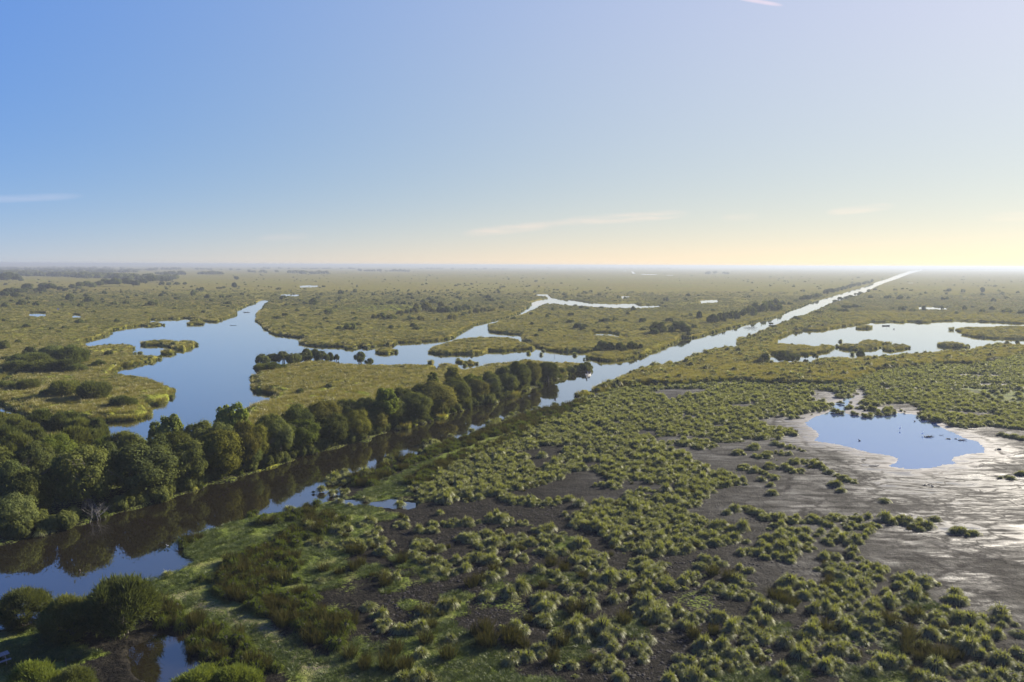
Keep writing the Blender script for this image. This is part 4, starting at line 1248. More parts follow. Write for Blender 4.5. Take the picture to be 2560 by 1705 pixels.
# rushes in bands, lush sedge by the brown pool
bx, by, bs_ = [], [], []
for hw, p in PR:
    for (ax, ay), (cx, cy) in zip(p[:-1], p[1:]):
        d_ = math.hypot(cx - ax, cy - ay)
        n = max(2, int(d_ * hw * 2 * 2.2))
        f = rng.random(n)
        o_ = np.clip(rng.normal(0, hw * .55, n), -hw, hw)
        nx_, ny_ = -(cy - ay) / (d_ + 1e-6), (cx - ax) / (d_ + 1e-6)
        bx += list(ax + (cx - ax) * f + nx_ * o_)
        by += list(ay + (cy - ay) * f + ny_ * o_)
        bs_ += list(rng.uniform(.8, 1.35, n))
bx, by, bs_ = map(np.array, (bx, by, bs_))
CLEAR = pts("C0:1300,640 1700,490 1780,430 1720,330 2150,100 2350,120 2300,330 2080,480 1900,600 1800,700 1950,800 2200,880 2350,930 C1:240,1130 420,1260 640,1350 700,1500 400,1480 160,1330 0,1190 C0:2200,1110 1900,1010 1650,900 1450,790")
Dt = np.full(len(bx), 3.0, dtype=np.float32)
Dt, _ = seg_dist(bx, by, PS[0], False, 3.0, Dt)
cl = ~inside(bx, by, CLEAR) & (Dt > 2.0)
bx, by, bs_ = bx[cl], by[cl], bs_[cl]
ok = in_view(bx, by, 1.1) & (land(bx, by, False) > .2) & (fbm(bx, by, 4, 2) > -.45)
bx, by, bs_ = bx[ok], by[ok], bs_[ok]
kp = poisson(bx, by, bs_ * .46)
bx, by, bs_ = bx[kp], by[kp], bs_[kp]
n = len(bx)
print("rushes", n)
mixi = np.where(rng.random(n) < .11, 4 + rng.integers(0, 3, n), rng.integers(0, 4, n))
scatter("rush_belt", RUSH_ME + LUSH_ME, np.stack([bx, by, np.full(n, .1)], 1), np.stack([bs_, bs_, bs_ * rng.uniform(.7, 1.05, n)], 1), rng.random(n) * 6.28, mixi, rng.normal(0, .08, (n, 2)), "brownish belt of spiky rushes beside the canal and the sandy track", "rushes")
N = 9000
gx, gy = rng.uniform(-55, 5, N), rng.uniform(45, 80, N)
ok = inside(gx, gy, PL[0]) & (land(gx, gy, False) > -.1) & ~inside(gx, gy, CLEAR)
Dt, _ = seg_dist(gx, gy, PS[0], False, 3.0, np.full(len(gx), 3.0, dtype=np.float32))
ok &= Dt > 1.9
gx, gy = gx[ok], gy[ok]
gs = rng.uniform(.8, 1.35, len(gx))
kp = poisson(gx, gy, gs * .62)
gx, gy, gs = gx[kp], gy[kp], gs[kp]
n = len(gx)
scatter("pool_edge_sedge", LUSH_ME + RUSH_ME, np.stack([gx, gy, np.full(n, .05)], 1), gs * .95, rng.random(n) * 6.28, np.where(rng.random(n) < .7, rng.integers(0, 3, n), rng.integers(3, 7, n)), rng.normal(0, .1, (n, 2)), "lush green sedge and rush growth beside the brown pool", "sedge")

# short turf tufts and peat clods close by
N = 60000
gx, gy = rng.uniform(-70, 70, N), 48 + 75 * rng.random(N) ** 1.3
gd = np.full(N, 3.0, dtype=np.float32)
for p in PG:
    gd = np.minimum(gd, sdf(gx, gy, p, 3.0))
Lg = land(gx, gy, False)
okg = (gd < .4 + fbm(gx, gy, 3, 2)) & (Lg > .3) & in_view(gx, gy) & (fbm(gx, gy, 2.2, 2) > -.25)
n = int(okg.sum())
scatter("turf", GRASS_ME, np.stack([gx[okg], gy[okg], np.full(n, .18)], 1), rng.uniform(.6, 1.4, n), rng.random(n) * 6.28, rng.integers(0, 2, n), None, "short green turf on the canal bank", "grass")
okc = (gd > .3) & (Lg > .5) & in_view(gx, gy) & (gx > -14) & (gx < 36 + fbm(gx, gy, 6, 2) * 4) & (rng.random(N) < np.clip((112 - gy) / 30, 0, 1)) & (sdf(gx, gy, PW[-1], 40.0) > 22)
n = int(okc.sum())
cs = rng.uniform(.4, 1.5, n) ** 1.4
scatter("peat_clods", CLOD_ME, np.stack([gx[okc], gy[okc], np.full(n, .17)], 1), np.stack([cs * rng.uniform(.8, 1.6, n), cs, cs * .8], 1), rng.random(n) * 6.28, rng.integers(0, 2, n), None, "broken dark peat clods between the tussocks", "peat")

# reeds standing over the reed bed, near and along the shores
N = 120000
ry = np.sqrt(105 ** 2 + (520 ** 2 - 105 ** 2) * rng.random(N) ** 1.25)
rx = rng.uniform(-.82, .82, N) * (ry + 6)
Lr = land(rx, ry, False)
ok = (Lr > .1) & ~inside(rx, ry, PF) & ~inside(rx, ry, TREEBANK) & ((ry > 185) | (sdf(rx, ry, PF, 12.0) > 11))
shore = (Lr < 2.5)
ok &= (shore | (rng.random(N) < np.clip(1.15 - (ry - 110) / 230, .1, .8)))
rx, ry, shore = rx[ok], ry[ok], shore[ok]
n = len(rx)
print("reed clumps", n)
rs = rng.uniform(.75, 1.2, n)
scatter("reeds", REED_ME, np.stack([rx, ry, np.where(shore, .0, .75)], 1), np.stack([rs, rs, rs * rng.uniform(.6, 1.0, n) * np.where(shore, .9, .75)], 1), rng.random(n) * 6.28, rng.integers(0, 4, n), rng.normal(0, .06, (n, 2)), "green and straw coloured reeds growing over the marsh and along its shores", "reeds")
# low tufts all over the reed bed further off
N = 120000
ry = np.sqrt(190 ** 2 + (950 ** 2 - 190 ** 2) * rng.random(N) ** 1.6)
rx = rng.uniform(-.82, .82, N) * (ry + 6)
Lr = land(rx, ry, False)
ok = (Lr > 1.2) & ~inside(rx, ry, PF) & ~inside(rx, ry, TREEBANK) & (rng.random(N) < (.8 + fbm(rx, ry, 18, 2)) * np.clip((960 - ry) / 560, 0, 1))
rx, ry = rx[ok], ry[ok]
n = len(rx)
print("reed tufts", n)
rs = rng.uniform(.9, 1.7, n) * (1 + (ry - 190) / 700)
REEDT = [tussock_mesh(f"reed_tuft_{i}", 240 + i, 60, [M_REED, M_REED], 1, .7, .72, .14, 2) for i in range(3)]
scatter("reed_tufts", REEDT, np.stack([rx, ry, np.interp(ry, [300, 800], [.95, .35])], 1), np.stack([rs, rs, rng.uniform(.8, 1.25, n)], 1), rng.random(n) * 6.28, rng.integers(0, 3, n), None, "lumpy tufts of reed and sedge over the middle marsh", "reeds")
# lumpy sedges along the shores
sh = []
for p in PW[:6] + PI_:
    for i in range(len(p)):
        (ax, ay), (cx, cy) = p[i], p[(i + 1) % len(p)]
        d_ = math.hypot(cx - ax, cy - ay)
        if min(ay, cy) > 620 or d_ > 150:
            continue
        n = int(d_ / 1.3)
        for k in range(n):
            f = rng.random()
            sh.append((ax + (cx - ax) * f + rng.normal(0, .7), ay + (cy - ay) * f + rng.normal(0, .7)))
sh = np.array(sh)
Ls = land(sh[:, 0], sh[:, 1], False)
ok = (Ls > -.8) & (Ls < 2) & in_view(sh[:, 0], sh[:, 1]) & (sh[:, 1] > 75) & (rng.random(len(sh)) < .8) & ((sh[:, 1] > 150) | (rng.random(len(sh)) < .35))
sh = sh[ok]
n = len(sh)
print("shore sedges", n)
ss = rng.uniform(.7, 1.35, n)
scatter("shore_sedges", TUSS_ME[:3] + LUSH_ME, np.column_stack([sh, np.full(n, .0)]), ss, rng.random(n) * 6.28, rng.integers(0, 6, n), rng.normal(0, .08, (n, 2)), "dark lumpy sedges lining the shores of the lake and canal", "sedge")

# ------------------------------------------------------------------ wording
ORD = ("first second third fourth fifth sixth seventh eighth ninth tenth eleventh twelfth thirteenth fourteenth fifteenth sixteenth seventeenth eighteenth nineteenth twentieth "
       "twenty-first twenty-second twenty-third twenty-fourth twenty-fifth twenty-sixth twenty-seventh twenty-eighth twenty-ninth thirtieth").split()


def proj(x, y, z=0.0):
    p = RN.T @ np.array([x, y, z - CAM_H])
    return 1280 + FPX * p[0] / -p[2], 852.5 - FPX * p[1] / -p[2]


def label_rows(items, what, where, per=16, rowword="row", frm="up from the bottom edge"):
    """items: (object, adjective, x, y). Nearest rows first, each counted from the left as one sees it"""
    items = sorted(items, key=lambda i: -proj(i[2], i[3])[1])
    rows = [items[k:k + per] for k in range(0, len(items), per)]
    for ri, row in enumerate(rows):
        row = sorted(row, key=lambda i: proj(i[2], i[3])[0])
        for ci, it in enumerate(row):
            if len(rows) == 1:
                it[0]["label"] = f"{it[1]} {what} {where}, {ORD[ci]} from the left"
            else:
                it[0]["label"] = f"{it[1]} {what}{where}, {ORD[ci]} from left in {ORD[ri]} {rowword} {frm}"


# ------------------------------------------------------------------ sedge tussocks one by one
its = []
for i, (x, y, r_) in enumerate(zip(*NEAR_T)):
    k = int(rng.integers(0, 6))
    if r_ < .85:
        k = int(rng.choice([0, 2]))
    o = bpy.data.objects.new("sedge_tussock", TUSS_ME[k])
    s = r_ * .98
    zs = s * rng.uniform(.8, 1.35)
    o.location = (x, y, .14)
    o.scale = (s * rng.uniform(.9, 1.15), s * rng.uniform(.85, 1.1), zs)
    o.rotation_euler = (rng.normal(0, .09), rng.normal(0, .09), rng.random() * 6.28)
    link(o, cat="sedge tussock", group="sedge tussocks on the near mud flat")
    size = "broad" if k in (3, 4) else ("small" if s < .9 else "large" if s > 1.12 else "round")
    shape = "tall" if zs > 1.15 * s else "low" if zs < .92 * s else "mop-headed"
    its.append((o, f"{size} {shape}", x, y))
label_rows(its, "sedge tussock", "", 20)

its = []
for tok in ("A1:855,842 910,840 985,836 1020,842 1145,808 1180,808 1245,805 1502,790 1615,970 1855,962 1915,1003 1975,978 2030,988 A2:155,893 182,850 268,905 290,865 1430,985 1455,985 585,910 "
            "A0:1320,638 1285,893 1240,903 1350,640 A3:632,832 668,786 500,820 1675,665 1700,662 1080,802 1095,802 770,905 845,893 A1:830,846 1080,828").split():
    if ':' in tok:
        t_, tok = tok.split(':')
    x, y = T(t_, *map(float, tok.split(',')), .2)
    o = bpy.data.objects.new("sedge_tussock", TUSS_ME[int(rng.integers(0, 5))])
    s = rng.uniform(1.2, 1.7)
    o.location = (x, y, -.05)
    o.scale = (s, s, s * rng.uniform(.9, 1.2))
    o.rotation_euler = (0, 0, rng.random() * 6.28)
    link(o, cat="sedge tussock", group="sedge tussocks standing in the water")
    its.append((o, "dark", x, y))
label_rows(its, "sedge tussock in open water,", "", 8, "row", "up from bottom")

# rush clumps
its = []
for st in RUSH.split(';'):
    t_, rest = st.split(':')
    P = [T(t_, *map(float, q.split(',')), 0.5) for q in rest.split()]
    out_ = [P[0]]
    for (ax, ay), (cx, cy) in zip(P[:-1], P[1:]):
        n = max(1, int(math.hypot(cx - ax, cy - ay) / 1.1))
        out_ += [(ax + (cx - ax) * k / n, ay + (cy - ay) * k / n) for k in range(1, n + 1)]
    for (x, y) in out_:
        o = bpy.data.objects.new("rush_clump", RUSH_ME[int(rng.integers(0, 4))])
        x, y = x + rng.normal(0, .25), y - .3 + rng.normal(0, .25)
        s = rng.uniform(.85, 1.3)
        hz = s * rng.uniform(.65, .95)
        o.location = (x, y, .12)
        o.scale = (s, s * rng.uniform(.8, 1.1), hz)
        o.rotation_euler = (rng.normal(0, .06), rng.normal(0, .06), rng.random() * 6.28)
        link(o, cat="rush clump", group="spiky rush clumps among the tussocks")
        its.append((o, "tall brown spiky" if hz > 1.0 else "wide brown spiky" if s > 1.1 else "small brown spiky", x, y))
label_rows(its, "rush clump", "", 14)

# ------------------------------------------------------------------ trees and shrubs
M3 = [M_TREE]
WILLOW = [crown_mesh(f"willow_crown_{i}", 300 + i, M3, 4.3, 4.1, 4.6, 4.7, lob, 28000, (.34, .17), lobe_r=lr, depth=.4, low=.05) for i, (lob, lr) in enumerate([(60, .27), (75, .24), (48, .31), (90, .22), (64, .29)])]
FUZZY = [crown_mesh(f"sallow_crown_{i}", 320 + i, M3, 3.2, 3.1, 2.6, 2.3, lob, 13000, (.75, .10), spray=1.0, lobe_r=.42, depth=.5, low=.1, up=.45) for i, lob in enumerate([24, 30, 18])]
POPLAR = [crown_mesh(f"poplar_crown_{i}", 340 + i, M3, 2.9, 2.7, 5.4, 6.6, 70, 9000, (.42, .34), lobe_r=.19, depth=.85, low=.5) for i in range(2)]
BUSH = [crown_mesh(f"bush_crown_{i}", 360 + i, M3, 2.0, 1.9, 1.5, 1.45, lob, 3200, (.42, .2), lobe_r=.42, depth=.35, low=.05) for i, lob in enumerate([16, 22, 12, 26])]
FARB = [crown_mesh(f"far_bush_crown_{i}", 380 + i, M3, 2.0, 1.9, 1.4, 1.2, 5, 500, (.8, .45), lobe_r=.62, depth=.25, low=.0) for i in range(4)]
TRUNK = [trunk_mesh(f"willow_trunk_{i}", 400 + i, [M_BARK], 9, .28, 7, .38, 2, 1 + i % 2 * 2) for i in range(3)]
PTRUNK = trunk_mesh("poplar_trunk", 410, [M_BARK], 13, .22, 9, .2, 1)
STRUNK = trunk_mesh("sallow_stems", 411, [M_BARK], 4, .10, 4, .5, 1, 5)
FUZZY_BIG = [crown_mesh(f"near_sallow_crown_{i}", 330 + i, M3, 3.0, 2.9, 2.5, 2.35, lob, 42000, (.55, .055), spray=1.0, lobe_r=.34, depth=.6, low=.02, up=.45) for i, lob in enumerate([44, 50])]
TINT = {"grey-green": (.98, 1.02, 1.15), "olive": (1, 1, .95), "yellowish": (1.28, 1.16, .78), "bright green": (1.12, 1.25, .85), "dark": (.72, .78, .85), "brownish": (1.02, .88, .8), "pale": (1.7, 1.8, 1.5)}


def plant(name, cat, crown, trunk, x, y, w_m, h_m, cw, ch, tint, group, z=.1, parts=True):
    """crown cw wide and ch high as modelled, scaled to w_m by h_m"""
    sx, sz = w_m / cw, h_m / ch
    tn = TINT[tint]
    v = rng.uniform(.88, 1.12)
    if parts:
        e = link(bpy.data.objects.new(name, None), cat=cat, group=group)
        e.empty_display_size = .5
        e.location = (x, y, z)
        e.rotation_euler = (0, 0, rng.random() * 6.28)
        c = link(bpy.data.objects.new("crown", crown), e)
        c.scale = (sx, sx * rng.uniform(.9, 1.05), sz)
        c.color = (*[q * v for q in tn], 1)
        t = link(bpy.data.objects.new("trunk", trunk), e)
        t.scale = (sx, sx, sz)
        return e
    c = link(bpy.data.objects.new(name, crown), cat=cat, group=group)
    c.location = (x, y, z)
    c.rotation_euler = (0, 0, rng.random() * 6.28)
    c.scale = (sx, sx * rng.uniform(.85, 1.1), sz)
    c.color = (*[q * v for q in tn], 1)
    return c


def dep_of(v):
    return math.atan((v - 852.5) / FPX) + PITCH


def width_m(wz, D):
    return wz * K * math.hypot(D, CAM_H) / FPX


# front row of the bank trees: x, top, foot, width (zoomed pixels), tint
FRONT = [("B0", 130, 1110, 1500, 400, "grey-green", "low"), ("B0", 250, 880, 1400, 430, "olive", "tall"), ("B0", 800, 650, 1290, 500, "olive", "huge"), ("B0", 1320, 620, 1200, 560, "grey-green", "huge"), ("B0", 1750, 600, 1060, 390, "olive", "rounded"),
         ("B0", 2050, 500, 985, 360, "yellowish", "tall"), ("B0", 2290, 640, 900, 260, "dark", "narrow"), ("B1", 30, 450, 860, 260, "yellowish", "tall"), ("B1", 225, 430, 815, 270, "grey-green", "narrow"), ("B1", 420, 400, 740, 320, "bright green", "rounded"),
         ("B1", 700, 350, 670, 350, "olive", "broad"), ("B1", 930, 330, 610, 240, "yellowish", "small"), ("B1", 1085, 280, 540, 250, "brownish", "rounded"), ("B1", 1260, 210, 480, 240, "olive", "rounded"), ("B1", 1450, 160, 450, 320, "olive", "broad"),
         ("B1", 1640, 50, 390, 400, "brownish", "high"), ("B1", 1850, 40, 310, 270, "olive", "tall"), ("B1", 2020, 30, 260, 230, "brownish", "tall"), ("B1", 2170, 15, 225, 210, "grey-green", "rounded"), ("B1", 2310, -30, 190, 220, "olive", "tall"),
         ("A2", 60, 960, 1255, 220, "olive", "tall"), ("A2", 180, 960, 1200, 190, "brownish", "rounded"), ("A2", 330, 975, 1155, 210, "olive", "broad")]
its = []
for t_, x0, yt, yb, wz, tint, adj in FRONT:
    u, vb = tile(t_, x0, yb)
    _, vt = tile(t_, x0, yt)
    gx_, gy_ = ground(u, vb)
    D0 = math.hypot(gx_, gy_) 
    wm = width_m(wz, gy_)
    dback = wm * .36
    x, y = gx_ * (1 + dback / gy_), gy_ + dback
    hm = CAM_H - y * math.tan(dep_of(vt)) 
    hm = max(3.0, hm + .4)
    k = int(rng.integers(0, 5))
    o = plant("willow_tree", "tree", WILLOW[k], TRUNK[k % 3], x, y, wm * 1.28, hm * 1.04, 9.2, 9.7, tint, "front row of trees on the canal bank")
    its.append((o, f"{adj} {tint}", x, y))
label_rows(its, "willow tree", "in front row on canal bank", 40)
# trees behind them: x, top, height in metres, width
BACK = [("B0", 60, 640, 9, 330, "olive"), ("B0", 340, 600, 9, 340, "grey-green"), ("B0", 560, 560, 8, 300, "bright green"), ("B0", 1000, 600, 8, 300, "dark"), ("B0", 1230, 520, 8.5, 300, "olive"), ("B0", 1480, 520, 9, 280, "dark"), ("B0", 1640, 490, 9, 260, "olive"),
        ("B0", 1850, 400, 8.5, 320, "olive"), ("B0", 2050, 410, 8.5, 260, "grey-green"), ("B0", 2250, 420, 9, 260, "brownish"), ("B1", 130, 330, 8.5, 270, "olive"), ("B1", 380, 270, 8.5, 330, "dark"), ("B1", 600, 220, 8.5, 360, "brownish"), ("B1", 850, 190, 8, 280, "olive"),
        ("B1", 1020, 175, 7.5, 230, "dark"), ("B1", 1340, 90, 7.5, 230, "olive"), ("B1", 1500, 60, 7.5, 220, "olive"), ("A1", 1820, 1110, 7, 220, "olive"), ("A1", 2000, 1070, 7, 230, "bright green"), ("A1", 2150, 1050, 7, 200, "olive"), ("A1", 2290, 1000, 6.5, 190, "olive"), ("A2", 0, 985, 6.5, 180, "grey-green"),
        ("B0", 820, 700, 7, 260, "dark"), ("B0", 150, 760, 8, 300, "dark")]
its = []
for t_, x0, yt, hm, wz, tint in BACK:
    u, vt = tile(t_, x0, yt)
    y = (CAM_H - hm) / math.tan(dep_of(vt))
    x = (u - 1280) / FPX * math.hypot(y, CAM_H - hm) * 1.0
    k = int(rng.integers(0, 5))
    o = plant("willow_tree", "tree", WILLOW[k], TRUNK[k % 3], x, y, width_m(wz, y) * 1.25, hm * 1.05, 9.2, 9.7, tint, "second row of trees behind the canal bank trees")
    its.append((o, tint, x, y))
label_rows(its, "willow tree", "in back row behind the canal bank trees", 40)
# light-leaved poplars
its = []
for t_, x0, yt, hm, wz, tint, adj in [("B0", 1560, 262, 11.5, 300, "pale", "pale tall"), ("B0", 1450, 350, 9.5, 200, "pale", "pale small"), ("B0", 2060, 190, 11.5, 250, "pale", "pale leaning"), ("B0", 2190, 160, 12, 260, "bright green", "bright tall"),
                                      ("B1", 1200, 35, 11, 280, "bright green", "bright broad"), ("A1", 1620, 1020, 9, 150, "bright green", "bright narrow"), ("A1", 1800, 965, 9.5, 210, "yellowish", "yellowish")]:
    u, vt = tile(t_, x0, yt)
    y = (CAM_H - hm) / math.tan(dep_of(vt))
    x = (u - 1280) / FPX * math.hypot(y, CAM_H - hm)
    o = plant("poplar_tree", "tree", POPLAR[len(its) % 2], PTRUNK, x, y, width_m(wz, y), hm, 6.6, 12.6, tint, "light-leaved poplars rising above the willows")
    its.append((o, adj, x, y))
label_rows(its, "poplar", "rising above the bank willows", 40)
# sallow thicket on the left, between lake and bank
its = []
for t_, x0, yt, hm, wz, tint in [("B0", 40, 345, 4, 300, "yellowish"), ("B0", 160, 375, 4, 240, "olive"), ("B0", 370, 325, 5.5, 260, "dark"), ("B0", 620, 325, 5.5, 260, "dark"), ("B0", 740, 395, 5.5, 220, "olive"), ("B0", 930, 395, 5.5, 180, "grey-green"), ("B0", 850, 470, 5.5, 230, "grey-green"),
                                 ("B0", 280, 430, 5, 230, "olive"), ("B0", 60, 470, 6, 280, "dark"), ("B0", 530, 520, 6, 260, "olive"), ("B0", 700, 470, 6, 270, "olive"), ("B0", 200, 530, 6, 280, "olive"), ("B0", 980, 560, 4.5, 180, "bright green"), ("B0", 1150, 520, 5, 250, "olive"), ("B0", 380, 490, 5, 220, "grey-green"), ("B0", -60, 420, 5, 260, "olive")]:
    u, vt = tile(t_, x0, yt)
    y = (CAM_H - hm) / math.tan(dep_of(vt))
    x = (u - 1280) / FPX * math.hypot(y, CAM_H - hm)
    o = plant("sallow_shrub", "shrub", FUZZY[len(its) % 3], STRUNK, x, y, width_m(wz, y) * 1.1, hm, 6.6, 5.3, tint, "grey sallow thicket between lake and canal bank")
    its.append((o, f"{tint} feathery", x, y))
label_rows(its, "sallow", "in thicket at left end of lake", 40)
# three big sallows by the lawn and the bushes at the bottom edge
for t_, x0, yt, yb, wz, tint, lab, hm in [
        ("C0", 235, 745, 1120, 500, "grey-green", "round grey-green sallow at the far left, between canal and lawn", None), ("C0", 640, 835, 1260, 470, "olive", "middle one of the three round sallows on the lawn by the canal", None),
        ("C0", 1150, 600, 1260, 600, "dark", "tallest dark sallow between the canal and the brown pool", None), ("C0", 700, 1400, None, 420, "bright green", "light green bush left of the brown pool, cut by the bottom edge", 3.6),
        ("C0", 1010, 1450, None, 420, "grey-green", "grey-green bush touching the brown pool at the bottom edge", 3.4), ("C0", 2130, 1440, None, 520, "bright green", "fresh green bush right of the brown pool at the bottom edge", 3.2),
        ("C1", 60, 1440, None, 480, "bright green", "fresh green bush left of the end of the sandy track", 3.2), ("C0", 60, 1530, None, 300, "olive", "dark bush in the very bottom left corner", 2.6)]:
    u, vt = tile(t_, x0, yt)
    if yb is not None:
        _, vb = tile(t_, x0, yb)
        gx_, gy_ = ground(u, vb)
        wm = width_m(wz, gy_)
        x, y = gx_ * (1 + wm * .3 / gy_), gy_ + wm * .3
        hm = CAM_H - y * math.tan(dep_of(vt)) + .5
    else:
        y = (CAM_H - hm) / math.tan(dep_of(vt))
        x = (u - 1280) / FPX * math.hypot(y, CAM_H - hm)
        wm = width_m(wz, y)
    i_ = 0 if hm > 4.5 else 1
    o = plant("sallow_shrub", "shrub", FUZZY_BIG[i_], STRUNK, x, y, wm * 1.05, hm, 6.2, 5.6, tint, None)
    o["label"] = lab
# low growth along the foot of the bank trees
BX = pts("C0:0,300 270,230 560,170 850,80 B0:1150,1240 1500,1140 1900,990 2300,880 B1:160,820 500,710 850,630 1180,510 1500,430 1850,320 2230,230 A2:100,1230 270,1150 450,1110 720,1050")
P_ = []
for (ax, ay), (cx, cy) in zip(BX[:-1], BX[1:]):
    d_ = math.hypot(cx - ax, cy - ay)
    for k in range(int(d_ * 2.6)):
        f = rng.random()
        P_.append((ax + (cx - ax) * f + rng.normal(0, .4), ay + (cy - ay) * f + rng.uniform(0, 4.5), 0))
P_ = np.array(P_)
sn_ = T('B0', 880, 1330)
P_ = P_[(land(P_[:, 0], P_[:, 1], False) > -.2) & (np.hypot(P_[:, 0] - sn_[0], P_[:, 1] - sn_[1]) > 3.2)]
n = len(P_)
sq = rng.uniform(.45, 1.0, n)
scatter("bank_undergrowth", BUSH + FARB[:0], P_, np.stack([sq * .75, sq * .75, sq * .85], 1), rng.random(n) * 6.28, rng.integers(0, 4, n), None, "low dark undergrowth along the foot of the canal bank trees", "undergrowth")
# dead snag at the water's edge
gx_, gy_ = T("B0", 880, 1330)
o = bpy.data.objects.new("dead_shrub", trunk_mesh("dead_shrub", 77, [M_PALEBARK], 3.0, .05, 7, .5, 6, 5))
o.location = (gx_, gy_ + .3, 0)
link(o, cat="dead shrub", label="leafless pale grey shrub standing at the foot of the bank willows")
for (t_, x0, yb, hh, lab) in [("B1", 1205, 480, 6.5, "bleached bare trunk leaning among the willows on the canal bank"), ("B1", 1440, 450, 5.0, "bleached dead branches in the willow gap above the canal")]:
    gx_, gy_ = T(t_, x0, yb)
    o = bpy.data.objects.new("dead_tree", trunk_mesh("dead_tree", int(x0), [M_PALEBARK], hh * 1.2, .10, 7, .35, 4))
    o.location = (gx_, gy_ + .6, 0)
    o.rotation_euler = (math.radians(12), math.radians(8), 1.0)
    link(o, cat="dead tree", label=lab)

# shrubs standing in the marsh: zone -> list of x, foot, width (zoomed px)
SHRUBS = {
    ("on the big reed island at left", "big"): "B0:250,175,170 430,235,130 600,245,240 870,270,260 1160,215,80 1130,340,190 950,195,110 50,170,150 1030,70,70",
    ("on the west lake shore", "big"): "A0:160,1120,190 330,1090,240 480,1030,260 640,1040,260 740,980,160 280,960,120 60,1000,90 420,1110,200 600,1110,190 200,1060,200 1000,950,70 700,1110,140 540,950,120 920,1050,110",
    ("left on promontory", "big"): "A1:50,1095,170 150,1090,150 230,1080,140 250,990,150 380,1000,150 440,990,140 470,970,130 540,960,110 600,985,150 680,970,90 740,965,60 330,1010,150 150,990,140 960,985,140 1045,1010,100 400,1310,125 670,1260,105 60,1010,150",
    ("in the peninsula thicket", "mid"): "A1:905,600,62 970,565,35 1090,595,75 1150,595,105 1230,595,75 1260,600,95 1430,607,90 1515,610,88 1670,612,45 1800,605,92 1900,575,60 1970,548,55 2160,525,85 2090,530,80 2020,540,80 1560,520,130 1450,535,85 1620,530,90 1700,535,100 1780,535,100 1850,530,90 1480,500,90 1700,475,80 1760,520,80 1930,505,90 1320,555,70 1380,545,60",
    ("on the middle peninsula", "mid"): "A1:1240,690,70 1315,682,60 900,695,75 760,690,62 660,635,50 585,652,55 395,660,34 680,518,30 772,524,26 520,448,92 545,462,45 570,397,40 780,352,60 1350,452,62 1405,452,28 1790,458,26 2135,395,52 1843,393,42 930,288,26 620,290,34 1210,825,30 2250,490,50 1660,440,40 1540,428,28 1110,428,28 740,428,28 1080,365,36 910,335,40 2230,345,40",
    ("between channel and canal", "mid"): "A2:1120,517,64 1068,560,56 950,610,70 1037,618,50 1198,628,96 1443,625,82 1395,643,55 1345,636,26 1558,572,34 1410,422,50 735,335,26 600,690,100 225,765,60 320,580,50 650,700,70 480,770,45 810,620,38 980,395,40 1040,400,36 2175,388,34 1640,560,36 430,545,24",
    ("on left canal bank", "big"): "A2:1340,735,180 1300,745,100 1460,725,100 1530,720,180 1600,725,120 1670,690,70 830,895,150 900,900,110 990,900,110 1100,890,115 1180,885,75 1045,905,65 1720,588,78 1840,638,140 1920,620,105 1985,595,85 2045,595,95 2110,560,80 2150,545,110 2210,560,90 2240,520,100 2300,530,100 2345,510,100 1620,750,50 780,905,80",
    ("beside the far canal", "mid"): "A3:25,515,100 95,510,95 60,460,90 130,455,70 205,455,55 255,425,45 315,408,60 355,405,70 400,400,70 445,390,70 475,375,50 530,350,60 580,340,60 620,330,60 660,320,55 700,308,55 740,298,50 780,285,50 830,275,45 880,262,45 920,255,45 960,242,40",
    ("on the right bank of the far canal", "mid"): "A3:620,420,50 665,405,65 720,390,65 765,378,55 815,362,50 855,345,50 930,332,60 985,318,50 30,632,52 135,635,62 215,632,82 265,605,115 60,675,100 465,543,88 590,510,92 690,528,100 630,537,42 720,490,90 800,485,90 805,540,42 860,480,60 540,480,60",
    ("beyond the right-hand lake", "mid"): "A3:1140,498,42 1230,512,60 1265,492,34 1325,518,52 1420,512,62 1810,502,52 1965,528,48 2190,535,100 2330,545,90 2060,508,62 1725,546,42 1790,336,44 1960,335,72 1210,402,62 1290,398,36 2070,425,44 1600,492,34 1440,350,28 1660,330,44 940,392,40 1080,395,40 1110,398,40 1600,410,40 1640,408,40 2290,345,30 1970,365,40 2120,330,30",
    ("between the right-hand lake and tussocks", "mid"): "A3:850,950,112 240,975,120 120,972,130 170,980,90 120,1175,112 2285,820,52 1550,1050,70 350,945,60 430,950,60 A2:2320,975,100 1630,1000,80 2330,1010,80",
    ("on the left marsh", "mid"): "A0:650,412,108 740,473,58 730,638,84 480,700,66 45,620,62 815,430,84 1515,352,34 2035,388,48 35,885,150 170,832,80 200,458,84 330,465,56 590,465,50 265,445,28 120,675,34 470,660,28 1160,445,56 940,415,40 1780,370,70 1850,325,50 1900,395,60 1645,405,26 1480,377,46 1040,390,24 40,480,80 2150,295,70 2170,218,50 480,785,34 960,355,40 690,350,40 1500,345,30",
}
fringe = []
